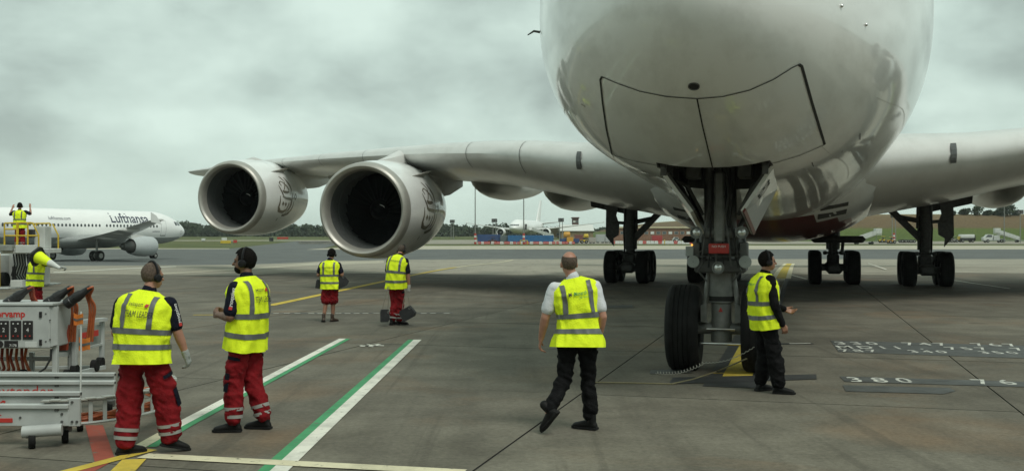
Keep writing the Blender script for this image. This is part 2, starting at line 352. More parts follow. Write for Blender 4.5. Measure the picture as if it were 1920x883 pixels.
# concrete slabs with open joints, one object each, on the stand
slab_meshes = []
for k in range(3):
    mb = MB(); h = 4.95 / 2 - 0.010; g_ = 4.95 / 2 + 0.004
    mb.box(-h, h, -h, h, -0.06, 0)
    for a_ in range(4):
        r_ = Matrix.Rotation(a_ * math.pi / 2, 4, 'Z'); mb.add([r_ @ Vector(p) for p in ((-g_, h, -0.012), (g_, h, -0.012), (g_, g_, -0.012), (-g_, g_, -0.012))], [(0, 1, 2, 3)])
    sm = mb.mesh('concrete_slab', 0); sm.materials.append(m_conc); sm.materials.append(m_joint); slab_meshes.append(sm)
    for p_ in sm.polygons: p_.material_index = 0 if p_.center.z > -0.001 else 1
for i in range(-12, 13):
    for j in range(-3, 11):
        c = pl(-1.51 + 4.95 * (i + 0.5), 2.15 + 4.95 * (j + 0.5))
        if c.y < 1.0 or c.y > 55 or abs(c.x) > c.y * 0.56 + 5: continue
        o = mesh_obj('concrete_slab', slab_meshes[(i + j) % 3], None, apron)
        o.location = (c.x, c.y, RND.uniform(-0.003, 0.0)); o.rotation_euler = (0, 0, -AZ)
# drain covers and other flat pieces set in the slabs
def flat(name, pts, z, mat, parent=apron):
    mb = MB(); mb.add([(p[0], p[1], z) for p in pts], [tuple(range(len(pts)))]); return mb.build(name, mat, parent, 0)
def gq(name, pix, mat, z=0.005, parent=apron): return flat(name, [G(*p) for p in pix], z, mat, parent)
def strip(name, a, b, w, mat, z=0.005, parent=apron):
    a = Vector(a[:2]); b = Vector(b[:2]); d = (b - a).normalized(); n = Vector((-d.y, d.x)) * w / 2
    return flat(name, [a + n, b + n, b - n, a - n], z, mat, parent)
# pedestrian lane: white stripes with green inner edge
g1, g0 = G(642, 635), G(262, 842)
strip('painted_line', G(642, 635), G(330, 799), 0.13, m_paint_w); strip('painted_line', G(330, 799), G(243, 848), 0.13, m_paint_c)
off1 = Vector((0.111, 0, 0)); strip('painted_line', G(642, 635) + off1, G(330, 799) + off1, 0.09, m_paint_g, 0.0055); strip('painted_line', G(330, 799) + off1, G(262, 838) + off1, 0.09, m_paint_g, 0.0055)
strip('painted_line', G(783, 637), G(500, 905), 0.15, m_paint_w, 0.0065)
off2 = Vector((-0.126, 0, 0)); strip('painted_line', G(783, 637) + off2, G(500, 905) + off2, 0.10, m_paint_g, 0.0055)
strip('painted_line', G(268, 855), G(870, 886), 0.19, m_paint_c, 0.009)
strip('painted_line', G(285, 843), G(105, 890), 0.13, m_paint_y, 0.0075)
strip('painted_line', G(252, 862), G(215, 900), 0.2, m_paint_y, 0.010)
gq('painted_line', [(160, 797), (193, 797), (216, 862), (178, 883), (110, 897), (178, 868)], m_paint_r, 0.0045)
# long yellow guide line and dashed stand limit
for i in range(12):
    q0 = G(505 + 455 * i / 12, 573 - 86 * i / 12); 
a, b = G(505, 573), G(962, 487)
for i in range(16):
    p0 = a.lerp(b, i / 16); p1 = a.lerp(b, (i + 1) / 16); mb = MB(); w = 0.15
    d = (p1 - p0).normalized(); n = Vector((-d.y, d.x, 0)) * w
    mb.add([(p.x, p.y, gz(p.y) + 0.006) for p in (p0 + n, p1 + n, p1 - n, p0 - n)], [(0, 1, 2, 3)]); mb.build('painted_line', m_paint_y if i < 7 else m_paint_c, apron, 0)
strip('painted_line', G(362, 590.5), G(400, 590.2), 0.12, m_paint_y)
strip('painted_line', G(505, 587.5), G(850, 586.5), 0.20, m_patch, 0.0045)
x = 512
while x < 842:
    strip('painted_dash', G(x, 587.6), G(x + 11, 587.4), 0.085, m_paint_w, 0.006); x += RND.choice((17, 17, 20, 26))
for (a_, b_) in (((1628, 498), (1662, 506)), ((1778, 524), (1893, 541)), ((1478, 514), (1512, 523))):
    strip('painted_line', G(*a_), G(*b_), 0.12, m_paint_w)
# lead-in line under the nose gear
flat('painted_line', [pl(-0.12, 3.2), pl(-0.12, 40), pl(0.62, 40), pl(0.62, 3.2)], 0.0045, m_paint_k)
flat('painted_line', [pl(0.06, 3.9), pl(0.06, 11.5), pl(0.46, 11.5), pl(0.46, 3.9)], 0.0065, m_paint_y)
flat('painted_line', [pl(0.06, 14), pl(0.06, 40), pl(0.46, 40), pl(0.46, 14)], 0.0065, m_paint_c)
flat('painted_line', [pl(0.13, 20), pl(0.13, 33), pl(0.39, 33), pl(0.39, 20)], 0.0085, m_paint_y)
for tw, mt, zz in ((0.46, m_paint_c, 0.006), (0.22, m_paint_y, 0.010)):
    mb = MB(); mb.grid([[(p.x, p.y, gz(p.y) + zz) for p in (pl(0.26 - tw, s_), pl(0.26 + tw, s_))] for s_ in [40 + 2 * k for k in range(24)]]); mb.build('painted_line', mt, apron, 0)
gq('painted_line', [(1262, 708), (1530, 702), (1532, 711), (1254, 720)], m_paint_k, 0.0075)
gq('painted_line', [(1220, 694), (1270, 692), (1300, 699), (1218, 701)], m_patch, 0.0055)
strip('painted_line', G(1440, 645), G(1524, 644), 0.2, m_paint_k, 0.0075); strip('painted_line', G(1480, 644.6), G(1520, 644), 0.07, m_paint_w, 0.009)
strip('painted_line', G(1335, 700.5), G(1400, 699.5), 0.05, m_paint_y, 0.010)
# painted walking figure
def figure():
    c = G(697, 648); pts = []
    u = Vector((math.cos(rad(20)), math.sin(rad(20)))); w = Vector((-u.y, u.x)) * 1.9
    def q(x, y): return (c.x + u.x * x + w.x * y, c.y + u.y * x + w.y * y, 0.006)
    mb = MB()
    mb.add([q(-0.17 + 0.05 * math.cos(t), 0.05 * math.sin(t)) for t in [k * math.pi / 5 for k in range(10)]], [tuple(range(10))])
    for a_, b_, wd in (((-0.11, 0), (0.05, 0.02), 0.05), ((0.04, 0.02), (0.19, 0.10), 0.032), ((0.04, 0.01), (0.2, -0.05), 0.032), ((-0.10, 0), (0.0, 0.11), 0.026), ((-0.10, 0), (-0.02, -0.11), 0.026)):
        d = Vector((b_[0] - a_[0], b_[1] - a_[1])).normalized(); n = Vector((-d.y, d.x)) * wd
        mb.add([q(a_[0] + n.x, a_[1] + n.y), q(b_[0] + n.x, b_[1] + n.y), q(b_[0] - n.x, b_[1] - n.y), q(a_[0] - n.x, a_[1] - n.y)], [(0, 1, 2, 3)])
    mb.build('painted_figure', m_paint_w, apron, 0)
figure()
# stand stop lettering on dark bands
gq('painted_band', [(1557, 638.5), (1960, 649), (1990, 674), (1572, 660)], m_patch, 0.0045)
gq('painted_band', [(1574, 705.5), (1960, 717), (1975, 727), (1584, 715.5)], m_patch, 0.0045)
gq('painted_band', [(1580, 722), (1780, 727), (1792, 733), (1770, 738.5), (1586, 733.5)], m_patch, 0.0045)
def ground_text(body, px, py, h, wscale, rz=rad(-9), space=1.0):
    o = G(px, py); c, s = math.cos(rz), math.sin(rz)
    lettering('stand_lettering', body, lambda x, y: (o.x + c * x * wscale - s * y, o.y + s * x * wscale + c * y, 0.0075), m_paint_t, apron, size=h, space=space, bold=0.01)
ground_text('330  747  767  310', 1569, 645.6, 0.66, 0.62, rad(-7), 1.35)
ground_text('MD11 .  757  777', 1571, 653.0, 0.60, 0.62, rad(-7), 1.35)
ground_text('787   340   350', 1577, 659.6, 0.54, 0.62, rad(-7), 1.35)
ground_text('380   764', 1594, 716.0, 0.66, 0.62, rad(-7.5), 1.55)
# low joint covers seen at mid distance
gq('drain_cover', [(1120, 573), (1186, 572), (1188, 577), (1122, 578)], m_patch, 0.006)
# ================================================================ the big four-engined airliner on stand
def paint_mat(name, col, dirt=(0.30, 0.29, 0.25), amt=0.35, coat=0.6, rough=0.32, coatr=0.05, sy=0.25):
    """aircraft paint: faint panel-wise tone changes, streaks of grime along the body, glossy clear coat"""
    m = bpy.data.materials.new(name); m.use_nodes = True; t = m.node_tree; t.nodes.clear(); L = t.links.new
    o = nd('ShaderNodeOutputMaterial', t); b = nd('ShaderNodeBsdfPrincipled', t); L(b.outputs[0], o.inputs[0])
    b.inputs['Coat Weight'].default_value = coat; b.inputs['Coat Roughness'].default_value = coatr
    c = nd('ShaderNodeTexCoord', t)
    mp = nd('ShaderNodeMapping', t); mp.inputs['Scale'].default_value = (1, sy, 1); L(c.outputs['Object'], mp.inputs[0])
    n = nd('ShaderNodeTexNoise', t); n.inputs['Scale'].default_value = 1.7; n.inputs['Detail'].default_value = 8; n.inputs['Roughness'].default_value = 0.65; L(mp.outputs[0], n.inputs['Vector'])
    r = nd('ShaderNodeValToRGB', t); L(n.outputs['Fac'], r.inputs[0]); r.color_ramp.elements[0].position = 0.45; r.color_ramp.elements[0].color = (0, 0, 0, 1); r.color_ramp.elements[1].position = 0.78; r.color_ramp.elements[1].color = (amt, amt, amt, 1)
    x = nd('ShaderNodeMix', t, data_type='RGBA'); L(r.outputs[0], x.inputs[0]); x.inputs[6].default_value = tuple(col) + (1,); x.inputs[7].default_value = tuple(dirt) + (1,)
    L(x.outputs[2], b.inputs['Base Color'])
    mr = nd('ShaderNodeMapRange', t); L(n.outputs['Fac'], mr.inputs[0]); mr.inputs[3].default_value = rough * 0.8; mr.inputs[4].default_value = rough * 1.3; L(mr.outputs[0], b.inputs['Roughness'])
    # very slight waviness of the skin
    n2 = nd('ShaderNodeTexNoise', t); n2.inputs['Scale'].default_value = 0.9; n2.inputs['Detail'].default_value = 2; L(c.outputs['Object'], n2.inputs['Vector'])
    bp = nd('ShaderNodeBump', t); bp.inputs['Strength'].default_value = 0.25; bp.inputs['Distance'].default_value = 0.007; L(n2.outputs['Fac'], bp.inputs['Height']); L(bp.outputs[0], b.inputs['Normal']); L(bp.outputs[0], b.inputs['Coat Normal'])
    MATS[name] = m; return m
m_white = paint_mat('aircraft_white', (0.775, 0.79, 0.765), coat=0.75, coatr=0.06, rough=0.30, amt=0.42)
m_wing = paint_mat('wing_grey', (0.60, 0.605, 0.58), amt=0.3, coat=0.45, rough=0.36, coatr=0.12)
m_nac = paint_mat('nacelle_white', (0.80, 0.815, 0.79), amt=0.25, coat=0.8, coatr=0.05)
m_red = paint_mat('belly_red', (0.15, 0.018, 0.017), (0.07, 0.02, 0.02), coat=0.4)
m_seam = M('seam_black', (0.02, 0.02, 0.018), 0.8)
m_lip = M('bare_metal', (0.40, 0.39, 0.35), 0.42, metal=0.45, var=0.08, scale=3)
m_duct = M('intake_lining', (0.075, 0.08, 0.078), 0.5, var=0.15)
m_fan = M('fan_titanium', (0.010, 0.011, 0.013), 0.35, metal=0.7)
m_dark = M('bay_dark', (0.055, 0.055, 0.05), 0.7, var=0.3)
m_gear = M('gear_grey', (0.20, 0.205, 0.19), 0.45, var=0.25, scale=9, bump=0.1)
m_geard = M('gear_dark', (0.085, 0.086, 0.08), 0.5, var=0.3, scale=9)  # on the main gear this darker grey carries the underwing shade
m_tyre = M('tyre_rubber', (0.013, 0.013, 0.0125), 0.8, var=0.35, scale=5, bump=0.15, spec=0.2)
m_rim = M('wheel_rim', (0.30, 0.30, 0.28), 0.4, metal=0.3)
m_chrome = M('polished_steel', (0.62, 0.62, 0.60), 0.18, metal=1.0)
m_lens = M('lamp_lens', (0.62, 0.64, 0.62), 0.08, metal=0.6, coat=1.0)
m_gold = M('logo_bronze', (0.085, 0.066, 0.032), 0.35, coat=0.6)
m_redtag = M('red_tag', (0.42, 0.03, 0.022), 0.5)
m_white_p = M('plain_white', (0.68, 0.68, 0.64), 0.5, var=0.08)
A = empty('airliner', TIP, -AZ)
tag(A, 'huge white four-engine airliner parked nose-on above the walking ground crew', 'airliner')
AM = Matrix.Translation(TIP) @ Matrix.Rotation(-AZ, 4, 'Z'); AI = AM.inverted()
def eo(u, p=2.0): return max(0.0, 1 - max(0.0, u) ** p) ** (1 / p)
def f_hw(s):
    if s < 13.5: return 3.57 * eo(1 - s / 13.5, 1.95)
    if s < 46: return 3.57
    return 3.57 - 3.05 * sstep(44, 74, s) ** 0.95
def f_zb(s):
    if s < 5.2: return 2.7 + 1.8 * (1 - eo(1 - s / 5.2, 2.0))
    if s < 45: return 2.7 - 0.3 * sstep(9, 22, s)
    return 2.4 + 4.5 * sstep(42, 75, s) * 1.0
def f_zt(s):
    if s < 11: return 4.5 + 6.1 * eo(1 - s / 11, 1.75)
    if s < 50: return 10.6
    return 10.6 - 2.2 * sstep(48, 76, s)
def f_zw(s):
    return 4.5 + 1.3 * sstep(0, 9, s) + (1.9 * sstep(45, 75, s) if s > 45 else 0)
NS = 88
def f_ring(s, n=NS):
    hw, zb, zt, zw = f_hw(s), f_zb(s), f_zt(s), f_zw(s); r = []
    for j in range(n):
        a = 2 * math.pi * j / n; c, q = math.cos(a), math.sin(a)
        if q < 0: c, q = math.copysign(abs(c) ** 0.9, c), -abs(q) ** 0.9
        r.append(Vector((hw * c, s, zw + ((zt - zw) if q > 0 else (zw - zb)) * q)))
    return r
ss = [12 * (1 - math.cos(math.pi / 2 * (i + 0.25) / 34)) for i in range(34)] + [12 + 2 * i for i in range(18)] + [48 + 2 * i for i in range(13)]
mb = MB(); mb.loft([f_ring(s) for s in ss]); fus_me = mb.mesh('fuselage', 60)
fus_bvh = BVHTree.FromPolygons([v.co.copy() for v in fus_me.vertices], [tuple(p.vertices) for p in fus_me.polygons])
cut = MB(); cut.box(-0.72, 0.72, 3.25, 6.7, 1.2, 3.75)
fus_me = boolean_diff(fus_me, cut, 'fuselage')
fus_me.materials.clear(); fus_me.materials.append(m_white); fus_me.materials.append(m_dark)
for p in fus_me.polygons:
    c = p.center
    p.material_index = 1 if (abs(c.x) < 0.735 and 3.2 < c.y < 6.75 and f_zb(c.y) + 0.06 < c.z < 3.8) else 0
fus_me.polygons.foreach_set('use_smooth', [True] * len(fus_me.polygons)); fus_me.set_sharp_from_angle(angle=rad(50))
fus = mesh_obj('fuselage', fus_me, None, A)
def hit(px, py, off=0.007):
    """point on the airliner's skin under a photo pixel, in its own frame"""
    o = AI @ Vector((0, 0, CH)); d = (AI.to_3x3() @ (P(px, py, 10) - Vector((0, 0, CH)))).normalized()
    loc, n, i, q = fus_bvh.ray_cast(o, d)
    if loc is None: return None
    if n.dot(d) > 0: n = -n
    return loc + n * off, n
def seam(name, pix, w, mat, parent, sub=5, w1=None):
    pts = []
    for i in range(len(pix) - 1):
        for k in range(sub):
            u = k / sub; pts.append((pix[i][0] * (1 - u) + pix[i + 1][0] * u, pix[i][1] * (1 - u) + pix[i + 1][1] * u))
    pts.append(pix[-1]); H = [h for h in (hit(*p) for p in pts) if h]
    if len(H) < 2: return
    rows = []
    for i, (p, n) in enumerate(H):
        d = (H[min(i + 1, len(H) - 1)][0] - H[max(i - 1, 0)][0]).normalized(); x = d.cross(n).normalized(); ww = w if w1 is None else w + (w1 - w) * i / (len(H) - 1)
        rows.append([p - x * ww / 2, p + x * ww / 2])
    mb = MB(); mb.grid(rows); mb.build(name, mat, parent, 0)
top = [(1129, 144), (1160, 157), (1200, 171), (1250, 181), (1307, 185), (1355, 181), (1405, 169), (1450, 149), (1485, 127), (1497, 121)]
seam('door_seam', top, 0.015, m_seam, fus)
seam('door_seam', [(1129, 144), (1126, 150), (1130, 190), (1137, 240), (1148, 290)], 0.026, m_seam, fus)
seam('door_seam', [(1148, 290), (1190, 302), (1240, 311), (1275, 314)], 0.024, m_seam, fus)
seam('door_seam', [(1425, 311), (1460, 303), (1500, 291), (1546, 271)], 0.024, m_seam, fus)
seam('door_seam', [(1497, 121), (1503, 125), (1522, 193), (1546, 271)], 0.034, m_seam, fus)
seam('door_seam', [(1307, 185), (1317, 235), (1337, 318)], 0.016, m_seam, fus)
M('faint_seam', (0.38, 0.375, 0.35), 0.6)
for a_, b_ in (((1612, 250), (1612, 262)), ((1580, 282), (1577, 286)), ((1522, 304), (1525, 312)), ((1090, 195), (1098, 200))): seam('scuff', [a_, b_], 0.012, m_seam, fus)
h = hit(1301, 162); 
mb = MB(); mb.lathe([(-0.02, 0.062), (0.005, 0.062), (0.005, 0.054), (-0.004, 0.05)], h[0], h[1], 20); mb.build('jack_point', m_geard, fus)
mb = MB(); mb.lathe([(-0.002, 0.054), (0.002, 0.001)], h[0], h[1], 16); mb.build('jack_recess', m_seam, fus)
for px, py in ((1577, 12), (1623, 47)):
    h = hit(px, py)
    if h: mb = MB(); mb.ell(h[0], 0.02, 0.02, 0.02, 10, 6); mb.build('highlight_bead', m_chrome, fus)  # chrome beads added as the highlight spots on the nose skin
for pts in ([(1018, 62, 16.4), (1001, 59, 16.3), (990, 66, 16.15)],):
    mb = MB(); mb.tube([AI @ P(*q) for q in pts], [0.022, 0.018, 0.010], 8); mb.build('air_probe', m_geard, fus)
for s_, a0, a1 in ((7.6, 185, 355), (10.4, 185, 355)):     # frame joints of the skin
    rows = []
    for a in range(a0, a1 + 1, 3):
        q_ = [f_ring(s_ + d_, 360)[a % 360] for d_ in (0, 0.006)]; n_ = Vector((q_[0].x, -0.6 if s_ < 5 else 0, q_[0].z - f_zw(s_))).normalized()
        rows.append([p_ + n_ * 0.003 for p_ in q_])
    mb = MB(); mb.grid(rows); mb.build('panel_line', MATS['faint_seam'], fus, 0)
for j_ in (52, 58, 74, 80):
    rows = []
    for k_ in range(24):
        s_ = 3.6 + 0.35 * k_; r_ = f_ring(s_); n_ = Vector((r_[j_].x, 0, r_[j_].z - f_zw(s_))).normalized(); d_ = (r_[(j_ + 1) % NS] - r_[j_]).normalized() * 0.004
        rows.append([r_[j_] + n_ * 0.003 - d_, r_[j_] + n_ * 0.003 + d_])
    mb = MB(); mb.grid(rows); mb.build('panel_line', MATS['faint_seam'], fus, 0)
# ---- belly fairing, red keel
def fair(s):
    u = (s - 19) / 28; b = max(0.0, math.sin(math.pi * min(1, max(0, u)) ** 0.8)) ** 0.45
    return 2.6 + 1.45 * b, 3.3 - 1.55 * b, 4.4 + 0.6 * b
def fair_rings(a0, a1, n, off=0.0):
    rows = []
    for i in range(25):
        s = 19.05 + 27.8 * i / 24; hw, zb, zt = fair(s); zc = 3.9
        rows.append([Vector(((hw + off) * math.cos(a) * (1 if math.sin(a) > 0 else abs(math.cos(a)) ** -0.15 if abs(math.cos(a)) > 0.05 else 1), s, zc + ((zt - zc) if math.sin(a) > 0 else (zc - zb + off)) * math.sin(a))) for a in [a0 + (a1 - a0) * j / n for j in range(n + 1)]])
    return rows
fr = MB(); fr.grid(fair_rings(rad(-90), rad(270), 96)); up_, lo_ = MB(), MB()
fair_bvh = BVHTree.FromPolygons([Vector(v) for v in fr.v], fr.f)
for f in fr.f:
    c = sum((Vector(fr.v[i]) for i in f), Vector()) / 4
    (lo_ if c.z < 2.48 else up_).add([fr.v[i] for i in f], [(0, 1, 2, 3)])
def weld_obj(o, ang=60):
    bm = bmesh.new(); bm.from_mesh(o.data); bmesh.ops.remove_doubles(bm, verts=bm.verts[:], dist=.001); bmesh.ops.recalc_face_normals(bm, faces=bm.faces[:]); bm.to_mesh(o.data); bm.free()
    o.data.polygons.foreach_set('use_smooth', [True] * len(o.data.polygons)); o.data.set_sharp_from_angle(angle=rad(ang)); return o
belly = weld_obj(up_.build('belly_fairing', m_white, A, 0)); weld_obj(lo_.build('red_keel', m_red, A, 0))
def fair_hit(px, py):
    o = AI @ Vector((0, 0, CH)); d = (AI.to_3x3() @ (P(px, py, 10) - Vector((0, 0, CH)))).normalized(); loc, n, i, q_ = fair_bvh.ray_cast(o, d)
    return None if loc is None else loc - d * 0.02
for quad in ([(1534, 402), (1588, 392), (1586, 400), (1533, 411)], [(1540, 388), (1591, 379), (1590, 385), (1538, 395)], [(1262, 388), (1290, 394), (1292, 398), (1264, 393)], [(1270, 403), (1300, 409), (1302, 415), (1273, 409)]):
    q_ = [fair_hit(*p) for p in quad]
    if all(q_): mb = MB(); mb.plate(q_, 0.03); mb.build('air_intake', m_dark, belly, 0)
# ---- wings
WST = [(2.2, 18.4, 3.92, 18.9, .135, -1.1), (3.6, 19.5, 4.08, 17.8, .135, -1.0), (6, 21.6, 4.36, 15.9, .13, -.88), (8, 23.3, 4.70, 14.5, .127, -.8), (10, 25.0, 4.95, 13.2, .122, -.62), (12.5, 27.0, 5.15, 12.0, .118, -.52),
       (14.9, 29.0, 5.30, 10.9, .115, -.46), (20, 33.3, 5.56, 9.2, .11, -.36), (25.7, 38.2, 5.82, 7.6, .10, -.28), (33, 45.3, 6.15, 5.8, .095, -.2), (39.3, 52.1, 6.45, 3.9, .09, -.15)]
def wst(t):
    t = abs(t)
    for a, b in zip(WST, WST[1:]):
        if t <= b[0]:
            w = (t - a[0]) / (b[0] - a[0]); return [x * (1 - w) + y * w for x, y in zip(a, b)]
    return list(WST[-1])
def naca(x, t): return 5 * t * (0.2969 * math.sqrt(x) - 0.126 * x - 0.3516 * x * x + 0.2843 * x ** 3 - 0.1036 * x ** 4)
def wing_pt(t, x, up, off=0.0):
    _, sl, zl, ch, th, dr = wst(t); y = naca(x, th) * ch
    return Vector((t, sl + ch * x, zl + dr * x + (y * 1.0 if up else -y * 0.82) + off))
XS = [0.5 * (1 - math.cos(math.pi * i / 16)) for i in range(17)]
def wing_ring(t): return [wing_pt(t, x, True) for x in reversed(XS)] + [wing_pt(t, x, False) for x in XS[1:-1]]
TS = sorted(set([w[0] for w in WST] + [4.8, 7, 9, 11, 13.7, 17.5, 23, 29, 36]))
for sg in (-1, 1):
    mb = MB(); mb.loft([wing_ring(sg * t) for t in TS]); w = mb.build('wing', m_wing, A, 50)
    for t, wd in ((8.0, 0.022), (10.6, 0.022), (17.0, 0.02), (20.5, 0.02), (24.0, 0.02)):
        rows = []
        for k in range(13):
            u = abs(k - 6) / 6 * 0.16 + 0.0; up = k >= 6; u = max(u, 0.0)
            p = wing_pt(sg * t, u ** 1.5 if u > 0 else 0, up); q = wing_pt(sg * (t + wd), u ** 1.5 if u > 0 else 0, up)
            nrm = Vector((0, -1 if u < 0.05 else -0.3, (0.2 if up else -0.9)))
            rows.append([p + nrm * 0.012, q + nrm * 0.012])
        mb = MB(); mb.grid(rows); mb.build('slat_gap', m_seam, w, 0)
    # dark inspection light in the leading edge
    t0 = 5.45 if sg < 0 else 5.2
    rows = [[wing_pt(sg * (t0 + dt), x, up) + Vector((0, -0.03, -0.005)) for dt in (0, 0.17)] for x, up in ((0.012, True), (0.006, True), (0.002, True), (0.0, True), (0.0015, False), (0.004, False), (0.009, False))]
    mb = MB(); mb.grid(rows); mb.build('wing_light', m_duct, w, 0)
    # slim flap band, slightly different tone
    # droop: two small panels hanging below the inner wing
    for t0, t1, dz in ((6.3, 7.0, 0.36), (7.06, 7.85, 0.38)):
        a = wing_pt(sg * t0, 0.80, False); b = wing_pt(sg * t1, 0.80, False)
        mb = MB(); mb.plate([a, b, b + Vector((0.0, 0.25, -dz)), a + Vector((0.0, 0.25, -dz))], 0.06); mb.build('flap_door', m_geard, w, 0)
    for t0, hw, zb, s0, s1 in ((9.3, 0.92, 3.2, 33.5, 47.5), (12.8, 0.86, 3.75, 33.8, 46.5), (18.0, 0.7, 4.15, 36.5, 47), (23.0, 0.6, 4.6, 40.0, 50)):
        rings = []
        for i in range(15):
            u = i / 14; r = max(0.02, math.sin(math.pi * u ** 0.62) ** 0.62); s = s0 + (s1 - s0) * u; zt = wing_pt(sg * t0, 0.75, False).z + 0.25
            zc = zt; rings.append([Vector((sg * t0 + hw * r * math.cos(a), s, zc + (0.1 if math.sin(a) > 0 else (zc - zb)) * r * math.sin(a))) for a in [2 * math.pi * j / 20 for j in range(20)]])
        mb = MB(); mb.loft(rings); mb.build('flap_fairing', m_wing, w, 60)
# ---- tail surfaces
def slab_wing(name, secs, mat, parent):
    """secs: (leading point, chord, thickness, thickness axis)"""
    rings = []
    for p, ch, th, ax in secs:
        p = Vector(p); ax = Vector(ax)
        rings.append([p + Vector((0, ch * x, 0)) + ax * naca(x, th) * ch for x in reversed(XS)] + [p + Vector((0, ch * x, 0)) - ax * naca(x, th) * ch for x in XS[1:-1]])
    mb = MB(); mb.loft(rings); return mb.build(name, mat, parent, 50)
slab_wing('tail_fin', [((0, 53, 10.0), 14, .1, (1, 0, 0)), ((0, 56.5, 12.0), 11.5, .1, (1, 0, 0)), ((0, 66, 23.8), 5.2, .1, (1, 0, 0))], m_white, A)
for sg in (-1, 1): slab_wing('tailplane', [((sg * 0.8, 58, 7.3), 11, .1, (0, 0, 1)), ((sg * 15, 68.5, 8.2), 4.2, .1, (0, 0, 1))], m_wing, A)
